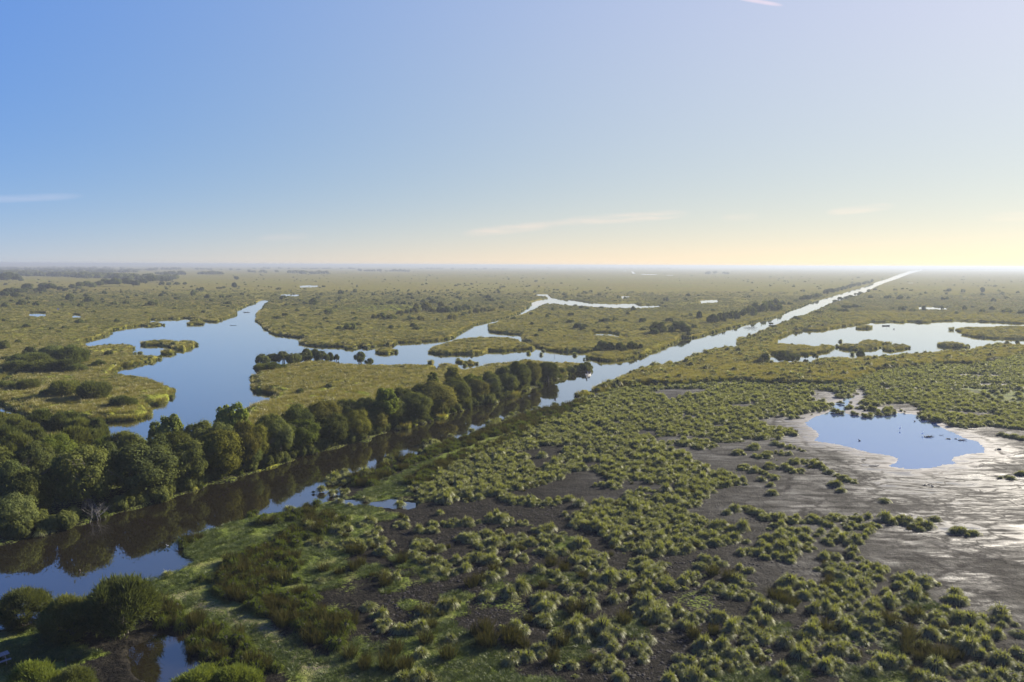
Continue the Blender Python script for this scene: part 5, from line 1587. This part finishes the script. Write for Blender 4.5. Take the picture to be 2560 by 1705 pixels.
for (where, size), s in SHRUBS.items():
    t_ = None
    its = []
    for tok in s.split():
        if ':' in tok:
            t_, tok = tok.split(':')
        x0, yb, wz = map(float, tok.split(','))
        gx_, gy_ = T(t_, x0, yb)
        wm = width_m(wz, gy_) * (1.3 if where in ("on the west lake shore", "on the big reed island at left") else 1.0)
        y = gy_ + wm * .35
        x = gx_ * y / gy_
        far_ = gy_ > 330
        hm = wm * (rng.uniform(.40, .56) if size == "mid" else rng.uniform(.6, .75))
        if where in ("on the west lake shore", "on the big reed island at left"):
            hm = wm * .62
        if "right bank of the far" in where:
            hm = wm * .36
        hm += .9 * (gy_ > 250) * ("right bank" not in where)
        if wm > 6.5 and gy_ < 420:
            cr, cw, ch = WILLOW[int(rng.integers(0, 5))], 9.2, 9.7
        elif gy_ < 420:
            cr, cw, ch = BUSH[int(rng.integers(0, 4))], 4.3, 2.95
        else:
            cr, cw, ch = FARB[int(rng.integers(0, 4))], 4.4, 2.6
        if gy_ < 230 and wm > 4:
            cr, cw, ch = FUZZY[int(rng.integers(0, 3))], 6.6, 5.3
        if ch > 9 and gy_ < 300:
            hm = max(hm, wm * .65)
        tint = str(rng.choice(["dark", "dark", "olive", "grey-green"]))
        if "peninsula thicket" in where and rng.random() < .5:
            tint = "brownish"
        o = plant("marsh_shrub", "shrub", cr, STRUNK, x, y, wm, hm, cw, ch, tint, None, .1, parts=gy_ < 260)
        adj = "large" if wz > 110 else "small" if wz < 50 else "round"
        its.append((o, f"{adj} {tint}", x, y))
    if len(its) > 30:
        half = sorted(its, key=lambda i: -i[3])
        label_rows(its, "shrub", " " + where, 20, "row", "back")
    else:
        label_rows(its, "shrub", where, 40)
# white notice far off by the small pools
# a few hundred more bushes too small to tell apart, and the woods along the horizon
P, sc, ix = [], [], []
N = 4600
yy = 330 * (4200 / 330.0) ** rng.random(N)
xx = rng.uniform(-.8, .8, N) * yy
dens = fbm(xx, yy * .5, 260, 3)
ok = rng.random(N) < np.clip(.45 + dens * 1.3, .04, 1) * np.where(xx > yy * .15, .55, 1) * np.clip((yy - 300) / 500, .2, 1)
ok &= land(xx, yy, False) > 4
xx, yy = xx[ok], yy[ok]
n = len(xx)
s1 = rng.lognormal(0, .35, n) * .62
P.append(np.stack([xx, yy, np.full(n, .9)], 1))
sc.append(np.stack([s1 * rng.uniform(.8, 1.6, n), s1, s1 * .8], 1))
ix.append(rng.integers(0, 4, n))
P, sc, ix = np.concatenate(P), np.concatenate(sc), np.concatenate(ix)
# faint colour is set on the object itself
o = scatter("scattered_scrub", FARB, P, sc, rng.random(len(P)) * 6.28, ix, None, "small dark bushes dotted over the far marsh", "bushes")
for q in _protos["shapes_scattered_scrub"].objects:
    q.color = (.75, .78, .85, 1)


def wood(name, s, hw, gap, hgt, label):
    P, sc = [], []
    for seg in s.split(';'):
        p = pts(seg)
        for (ax, ay), (bx_, by_) in zip(p[:-1], p[1:]):
            d_ = math.hypot(bx_ - ax, by_ - ay)
            n = max(2, int(d_ / gap))
            for k in range(n):
                f = rng.random()
                P.append((ax + (bx_ - ax) * f + rng.normal(0, hw * .3), ay + (by_ - ay) * f + rng.normal(0, hw), 0.3))
                q = hgt * rng.uniform(.6, 1.3)
                sc.append((q / 2.6 * 1.5, q / 2.6 * 1.3, q / 2.6))
    n = len(P)
    o = scatter(name, FARB, np.array(P), np.array(sc), rng.random(n) * 6.28, rng.integers(0, 4, n), None, label, "woods")
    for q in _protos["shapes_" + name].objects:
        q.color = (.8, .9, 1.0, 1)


wood("distant_woods", "A0:0,176 300,184 700,190 1000,200 1400,205 1550,215;A0:200,168 600,172 1000,182;A0:900,200 1300,215 1500,222;A0:1430,170 1700,172;A0:1800,168 2100,170;A0:0,140 500,146 1200,152;A0:500,128 1400,134;A0:0,122 900,128;A0:0,160 150,170 200,178", 25, 7, 8, "bluish woods along the horizon at left")
wood("hazy_woods", "A0:0,108 1200,114;A0:1500,125 2300,130;A1:0,150 700,165;A1:900,140 1500,145;A1:0,118 900,120;A1:1500,120 2300,124;A2:200,115 1500,118;A2:1700,165 1950,168;A3:0,115 900,120;A3:1400,130 2350,128", 60, 22, 9, "faint woods in the haze on the horizon")
its = []
for tok in "60,372,110 110,345,90 165,350,100 245,325,120 205,345,80 30,380,80 395,318,100 460,318,115 380,345,90 545,325,70 590,328,60 655,305,62 725,300,90 790,295,95 845,300,80 905,285,95 960,282,115 1060,282,115 1160,278,115 1240,285,100 1310,262,90 1385,250,110 1440,242,100 1500,245,80 1560,235,50 1480,278,60 1545,276,60 1620,272,60 1690,268,46 30,240,140 80,238,130 140,238,100 190,238,60 0,360,60 330,335,70".split():
    x0, yb, wz = map(float, tok.split(','))
    gx_, gy_ = T("A0", x0, yb)
    wm = width_m(wz, gy_) * 1.1
    o = plant("marsh_tree", "tree", WILLOW[int(rng.integers(0, 5))], None, gx_, gy_ + 2, wm, wm * rng.uniform(.55, .75), 9.2, 9.7, str(rng.choice(["dark", "olive", "grey-green"])), None, .1, parts=False)
    its.append((o, "distant " + ("broad" if wz > 95 else "small" if wz < 65 else "rounded"), gx_, gy_))
label_rows(its, "tree", " on the left marsh", 14, "row", "back")

# ------------------------------------------------------------------ boats, people, birds, table, posts
M_WOOD = plain_mat("weathered_timber", (0.17, 0.16, 0.14), .8, .25, 14)
M_WHITE = plain_mat("white_paint", (0.42, 0.41, 0.39), .5, .08, 5)
M_HULL = plain_mat("dark_hull", (0.045, 0.045, 0.04), .6, .3, 5)
M_DARKCLOTH = plain_mat("dark_cloth", (0.03, 0.032, 0.04), .9, .3, 9)
M_BLUECLOTH = plain_mat("blue_cloth", (0.06, 0.08, 0.13), .9, .3, 9)
M_SKIN = plain_mat("skin", (0.45, 0.29, 0.21), .6, .05, 9)
M_HAIR = plain_mat("hair", (0.04, 0.028, 0.02), .8, .2, 9)
M_FEATHER = plain_mat("white_feathers", (0.8, 0.8, 0.76), .7, .06, 12)
M_DUCK = plain_mat("brown_feathers", (0.07, 0.055, 0.04), .7, .4, 12)


def box(x0, x1, y0, y1, z0, z1, b=0.0):
    V = [(x, y, z) for x in (x0, x1) for y in (y0, y1) for z in (z0, z1)]
    F = [(0, 1, 3, 2), (4, 6, 7, 5), (0, 4, 5, 1), (2, 3, 7, 6), (0, 2, 6, 4), (1, 5, 7, 3)]
    return np.array(V, float), np.array(F), np.zeros(8), np.zeros(8)


def obj(name, parts, m, parent=None, smooth=False):
    V, F, v, t = join(parts)
    return link(bpy.data.objects.new(name, mesh_np(name, V, F, m if isinstance(m, list) else [m], smooth)), parent)


# picnic table on the lawn
ux, uy = T("C0", 10, 1440)
e = link(bpy.data.objects.new("picnic_table", None), cat="picnic table", label="weathered wooden picnic table on the shaded lawn, cut by the left edge")
e.location = (ux - .55, uy + .2, .2)
e.rotation_euler = (0, 0, math.radians(48))
plank = None
for i in range(5):
    p = box(-.95, .95, -.07, .07, -.02, .02)
    if plank is None:
        plank = mesh_np("plank", p[0], p[1], [M_WOOD])
    o = link(bpy.data.objects.new("plank", plank), e)
    o.location = (rng.normal(0, .006), (i - 2) * .155, .75)
for sy in (-1, 1):
    for k in (0, 1):
        o = link(bpy.data.objects.new("bench_plank", plank), e)
        o.location = (0, sy * (.66 + k * .15), .45)
for sx in (-.62, .62):
    obj("leg", [tube([(sx, -.72, 0), (sx, -.22, .72)], [.045, .045], 4), tube([(sx, .72, 0), (sx, .22, .72)], [.045, .045], 4)], M_WOOD, e)
    obj("crossbeam", [box(sx - .02, sx + .02, -.78, .78, .37, .43)], M_WOOD, e)

# posts
for t_, x0, yb, hh, r_, lab in [("C0", 962, 880, 1.9, .05, "pale slanting post in the canal beside the tallest sallow"), ("C0", 795, 1600, 1.5, .03, "thin pale stake in the bushes left of the brown pool"),
                                ("C0", 605, 1440, .9, .03, "short stake on the shaded lawn near the bottom edge"), ("A0", 1732, 835, 1.9, .04, "slim pale post at the right end of the lake islet"),
                                ("A2", 390, 905, 2.0, .05, "post standing in the channel between island and promontory")]:
    gx_, gy_ = T(t_, x0, yb)
    o = obj("post", [tube([(0, 0, -.5), (.04, .02, hh * .5), (-.03, .05, hh)], [r_, r_, r_ * .8], 6)], M_PALEBARK if "pale" in lab else M_BARK)
    o.location = (gx_, gy_, 0)
    o["label"], o["category"] = lab, "post"
gx_, gy_ = T("A0", 511, 528)
e = link(bpy.data.objects.new("notice_board", None), cat="sign", label="small white board standing by the little pools at far left")
e.location = (gx_, gy_ + 3, .3)
o = obj("panel", [box(-.65, .65, -.02, .02, 2.0, 3.3)], M_WHITE, e)
o = obj("post", [box(-.05, .05, .03, .1, 0, 3.1)], M_WOOD, e)


def hull_parts(L_, W, H, wall=.04):
    """open punt: side strakes, floor, raised ends"""
    n = 9
    V, F = [], []
    for i in range(n):
        t = i / (n - 1) * 2 - 1
        w_ = W / 2 * (1 - abs(t) ** 2.6 * .75)
        z = H + abs(t) ** 2.2 * .22
        zb = abs(t) ** 3 * .22 - .08
        x = t * L_ / 2
        V += [(x, -w_, z), (x, -w_ * .78, zb), (x, w_ * .78, zb), (x, w_, z), (x, w_ - wall, z), (x, (w_ - wall) * .76, zb + .05), (x, -(w_ - wall) * .76, zb + .05), (x, -w_ + wall, z)]
    for i in range(n - 1):
        a, b = i * 8, i * 8 + 8
        for j in range(8):
            k = (j + 1) % 8
            F.append((a + j, a + k, b + k, b + j))
    for a in (0, (n - 1) * 8):
        F.append((a, a + 1, a + 6, a + 7))
        F.append((a + 1, a + 2, a + 5, a + 6))
        F.append((a + 2, a + 3, a + 4, a + 5))
    V = np.array(V)
    return V, np.array(F), np.zeros(len(V)), np.zeros(len(V))


def boat(x, y, rz, L_, W, hullm, label, oars=False):
    e = link(bpy.data.objects.new("punt", None), cat="boat", label=label)
    e.location = (x, y, .04)
    e.rotation_euler = (0, 0, rz)
    obj("hull", [hull_parts(L_, W, .38)], hullm, e)
    for sx in (-.28, 0.05, .34):
        obj("seat", [box(sx * L_ - .12, sx * L_ + .12, -W * .42, W * .42, .26, .30)], M_WOOD, e)
    return e


def person(x, y, z, rz, pose, top, label):
    """one skinned body; joints in metres, facing +x"""
    if pose == "stand":
        J = dict(pel=(0, 0, .92), l_k=(.05, .11, .48), l_a=(0, .13, .06), l_t=(.16, .14, .03), r_k=(.12, -.11, .5), r_a=(.06, -.14, .06), r_t=(.22, -.15, .03),
                 ch=(.04, 0, 1.30), nk=(.05, 0, 1.50), hd=(.08, 0, 1.62), ht=(.08, 0, 1.74), ls=(.04, .19, 1.42), le=(.16, .30, 1.18), lh=(.34, .22, 1.08), rs=(.04, -.19, 1.42), re=(.22, -.28, 1.22), rh=(.42, -.14, 1.26))
    else:
        J = dict(pel=(0, 0, .36), l_k=(.42, .12, .44), l_a=(.50, .13, .06), l_t=(.62, .13, .03), r_k=(.42, -.12, .44), r_a=(.50, -.13, .06), r_t=(.62, -.13, .03),
                 ch=(.04, 0, .74), nk=(.06, 0, .94), hd=(.09, 0, 1.06), ht=(.09, 0, 1.17), ls=(.03, .19, .86), le=(.14, .25, .62), lh=(.36, .16, .56), rs=(.03, -.19, .86), re=(.14, -.25, .62), rh=(.36, -.16, .56))
    E = [("pel", "ch"), ("ch", "nk"), ("nk", "hd"), ("hd", "ht"), ("pel", "l_k"), ("l_k", "l_a"), ("l_a", "l_t"), ("pel", "r_k"), ("r_k", "r_a"), ("r_a", "r_t"), ("ch", "ls"), ("ls", "le"), ("le", "lh"), ("ch", "rs"), ("rs", "re"), ("re", "rh")]
    R = dict(pel=.15, ch=.155, nk=.06, hd=.10, ht=.07, l_k=.075, r_k=.075, l_a=.05, r_a=.05, l_t=.045, r_t=.045, ls=.07, rs=.07, le=.05, re=.05, lh=.035, rh=.035)
    keys = list(J)
    me = bpy.data.meshes.new("person")
    me.from_pydata([J[k] for k in keys], [(keys.index(a), keys.index(b)) for a, b in E], [])
    me.materials.append(top)
    o = bpy.data.objects.new("person", me)
    link(o, cat="person", label=label)
    me.skin_vertices.new(name="skin") if hasattr(me.skin_vertices, "new") else None
    md = o.modifiers.new("skin", 'SKIN')
    if me.skin_vertices:
        for i, k in enumerate(keys):
            me.skin_vertices[0].data[i].radius = (R[k], R[k] * (.8 if k in ("pel", "ch") else 1))
            me.skin_vertices[0].data[i].use_root = (k == "pel")
    sd = o.modifiers.new("sub", 'SUBSURF')
    sd.levels = sd.render_levels = 1
    o.location = (x, y, z)
    o.rotation_euler = (0, 0, rz)
    hx, hy, hz = J["hd"]
    d1 = dome(.115, .10, .10, np.random.default_rng(3), 10, 4)
    h = obj("hair", [(d1[0] + np.array([hx - .015, hy, hz + .045]), d1[1], d1[2], d1[3])], M_HAIR, o, True)
    fz = dome(.035, .07, .09, np.random.default_rng(4), 8, 3)
    f = obj("face", [(fz[0] + np.array([hx + .085, hy, hz - .05]), fz[1], fz[2], fz[3])], M_SKIN, o, True)
    return o


bx_, by_ = T("A2", 700, 1092)
bz_ = math.atan2(by_, bx_) - .3
boat(bx_, by_, bz_, 4.8, 1.35, M_WHITE, "white punt carrying four people, gliding past the tip of the promontory")


def aboard(dx, dy, dz):
    return bx_ + math.cos(bz_) * dx - math.sin(bz_) * dy, by_ + math.sin(bz_) * dx + math.cos(bz_) * dy, .04 + dz


person(*aboard(-1.95, -.1, .02), bz_, "stand", M_DARKCLOTH, "person standing at the stern of the white punt in dark clothes")
person(*aboard(-.2, .28, .02), bz_ + .1, "sit", M_BLUECLOTH, "person sitting on the left of the white punt's middle seat")
person(*aboard(-.2, -.28, .02), bz_ - .1, "sit", M_DARKCLOTH, "person sitting on the right of the white punt's middle seat")
person(*aboard(1.2, .0, .02), bz_ + math.pi, "sit", M_DARKCLOTH, "person sitting in the bow of the white punt facing back")
px_, py_ = T("A3", 1082, 643)
boat(px_, py_, .02, 4.6, 1.1, M_HULL, "dark empty punt on the right-hand lake")
o = obj("pole", [tube([(0, 0, -.4), (.15, 0, 2.4)], [.035, .03], 5)], M_BARK)
o.location = (px_ + 1.0, py_ + 1.2, 0)
o["label"], o["category"] = "mooring pole beside the dark punt on the right-hand lake", "pole"


def bird_mesh(name, m, neck=.25, body=.34, legs=0.0):
    P = [(-body * .75, 0, .10 + legs), (-body * .5, 0, .10 + legs), (0, 0, .10 + legs), (body * .45, 0, .14 + legs), (body * .6, 0, .16 + legs + neck * .4), (body * .55, 0, .16 + legs + neck), (body * .68, 0, .17 + legs + neck), (body * .95, 0, .14 + legs + neck)]
    parts = [tube(P, [.01, .06, .12, .09, .035, .04, .035, .006], 8)]
    if legs:
        parts += [tube([(0, s * .04, 0), (0, s * .04, legs + .05)], [.012, .012], 4) for s in (-1, 1)]
    V, F, v, t = join(parts)
    return mesh_np(name, V, F, [m], True)


SWAN, DUCK, EGRET = bird_mesh("swan", M_FEATHER, .45, .6), bird_mesh("duck", M_DUCK, .14, .3), bird_mesh("egret", M_FEATHER, .35, .32, .3)
for nm, me, t_, x0, yb, s, lab in [("swan", SWAN, "C0", 1538, 318, .4, "white bird swimming on the canal near the grassy point"), ("duck", DUCK, "C0", 730, 550, 1, "dark duck on the canal above the round sallows"),
                                   ("duck", DUCK, "A2", 395, 1318, 1.6, "dark duck on the canal near the end of the tree row"), ("duck", DUCK, "B3", 840, 596, 1.2, "dark duck in the lower left of the blue pool"),
                                   ("heron", EGRET, "B3", 1210, 500, 1.2, "slim bird standing in the middle of the blue pool"), ("duck", DUCK, "B3", 1348, 418, 1, "small duck near the far shore of the blue pool"),
                                   ("gull", EGRET, "B3", 1415, 545, 1, "white bird beside the driftwood in the blue pool"), ("duck", DUCK, "A3", 1155, 672, 2.2, "duck right of the dark punt on the lake")]:
    gx_, gy_ = T(t_, x0, yb)
    o = bpy.data.objects.new(nm, me)
    o.location = (gx_, gy_, .0)
    o.scale = (s * .9,) * 3
    o.rotation_euler = (0, 0, rng.random() * 6)
    link(o, cat="bird", label=lab)


def log_obj(name, t_, x0, yb, L_, r_, rz, seed, lab, cat, branches=3, z=.06, m=None):
    r = np.random.default_rng(seed)
    gx_, gy_ = T(t_, x0, yb)
    parts = [tube([(-L_ / 2, 0, 0), (-L_ * .15, r.normal(0, .1), .04), (L_ * .2, r.normal(0, .12), .02), (L_ / 2, 0, .1)], [r_ * .6, r_, r_ * .9, r_ * .4], 6)]
    for k in range(branches):
        q = r.uniform(-.35, .4) * L_
        a = r.uniform(0, 6.28)
        l2 = L_ * r.uniform(.18, .38)
        parts.append(tube([(q, 0, .03), (q + l2 * .5 * math.cos(a), l2 * .5 * math.sin(a), l2 * .35), (q + l2 * math.cos(a), l2 * math.sin(a), l2 * .45 + .1)], [r_ * .5, r_ * .35, r_ * .12], 5))
    o = obj(name, parts, m or M_BARKDARK)
    o.location = (gx_, gy_, z)
    o.rotation_euler = (0, 0, rz)
    o["label"], o["category"] = lab, cat
    return o


M_BARKDARK = plain_mat("wet_driftwood", (0.04, 0.034, 0.028), .6, .3, 6)
log_obj("driftwood", "B3", 1480, 560, 2.2, .10, .1, 1, "branching black driftwood in the right part of the blue pool", "driftwood", 5)
log_obj("driftwood", "B3", 1440, 558, .9, .07, 1.3, 2, "small black stub left of the branching driftwood in the pool", "driftwood", 2)
log_obj("driftwood", "B3", 1655, 578, 1.2, .08, .2, 3, "black log on the little spit in the blue pool", "driftwood", 1)
log_obj("driftwood", "B3", 1590, 546, .8, .04, -.3, 4, "thin twig at the left tip of the pool spit", "driftwood", 1)
log_obj("driftwood", "B3", 1725, 578, .9, .06, .3, 5, "short log in the middle of the pool spit", "driftwood", 2)
log_obj("driftwood", "B3", 1785, 592, 1.7, .09, -.1, 6, "longest black log at the right end of the pool spit", "driftwood", 3)
log_obj("driftwood", "B3", 970, 832, 1.7, .08, -.1, 7, "dark log on the mud at the pool's lower left shore", "driftwood", 2, .1)
log_obj("driftwood", "B3", 878, 771, .8, .05, 0, 8, "small dark stick on the mud left of the pool inlet", "driftwood", 1, .14)
log_obj("driftwood", "B3", 1450, 1010, 1.3, .10, .2, 9, "dark clod of branches on the mud below the pool", "driftwood", 4, .15)
log_obj("driftwood", "B3", 1505, 1022, .8, .14, 1.0, 10, "lumpy stump just right of the clod of branches", "driftwood", 2, .15)
log_obj("driftwood", "B3", 1930, 840, 2.0, .05, .3, 11, "thin curved branch on the bright mud above the green patch", "driftwood", 2, .15)
log_obj("driftwood", "B3", 320, 392, 1.2, .10, 0, 12, "dark debris on the pale beach at the pool's left end", "driftwood", 3, .15)
log_obj("driftwood", "B3", 2110, 680, 1.6, .12, .5, 13, "dark rooty log on the mud near the right edge", "driftwood", 4, .15)
log_obj("fallen_tree", "A2", 2190, 662, 7.5, .14, -.15, 14, "bare fallen tree lying in the canal from the right bank", "fallen tree", 7, .3)
log_obj("floating_log", "A0", 2262, 518, 4.5, .25, .2, 15, "larger dark log floating in the upper arm of the lake", "log", 2, .02)
log_obj("floating_log", "A0", 2140, 638, 4.0, .12, 0, 16, "thin log floating in the open lake", "log", 1, .0)

# ------------------------------------------------------------------ haze
HM, nt, out = mat("haze")
pv = nt.nodes.new("ShaderNodeVolumePrincipled")
pv.inputs['Color'].default_value = (0.37, 0.41, 0.46, 1)
pv.inputs['Density'].default_value = HAZE
pv.inputs['Density Attribute'].default_value = ""
pv.inputs['Temperature Attribute'].default_value = ""
pv.inputs['Anisotropy'].default_value = 0.25
nt.links.new(pv.outputs[0], out.inputs['Volume'])
r = 30000.0
V = [(x, y, z) for x in (-r, r) for y in (-200, r) for z in (-3.0, 38.0)]
me = mesh_np("haze", V, [(0, 1, 3, 2), (4, 6, 7, 5), (0, 4, 5, 1), (2, 3, 7, 6), (0, 2, 6, 4), (1, 5, 7, 3)], [HM])
link(bpy.data.objects.new("haze", me), kind='stuff')
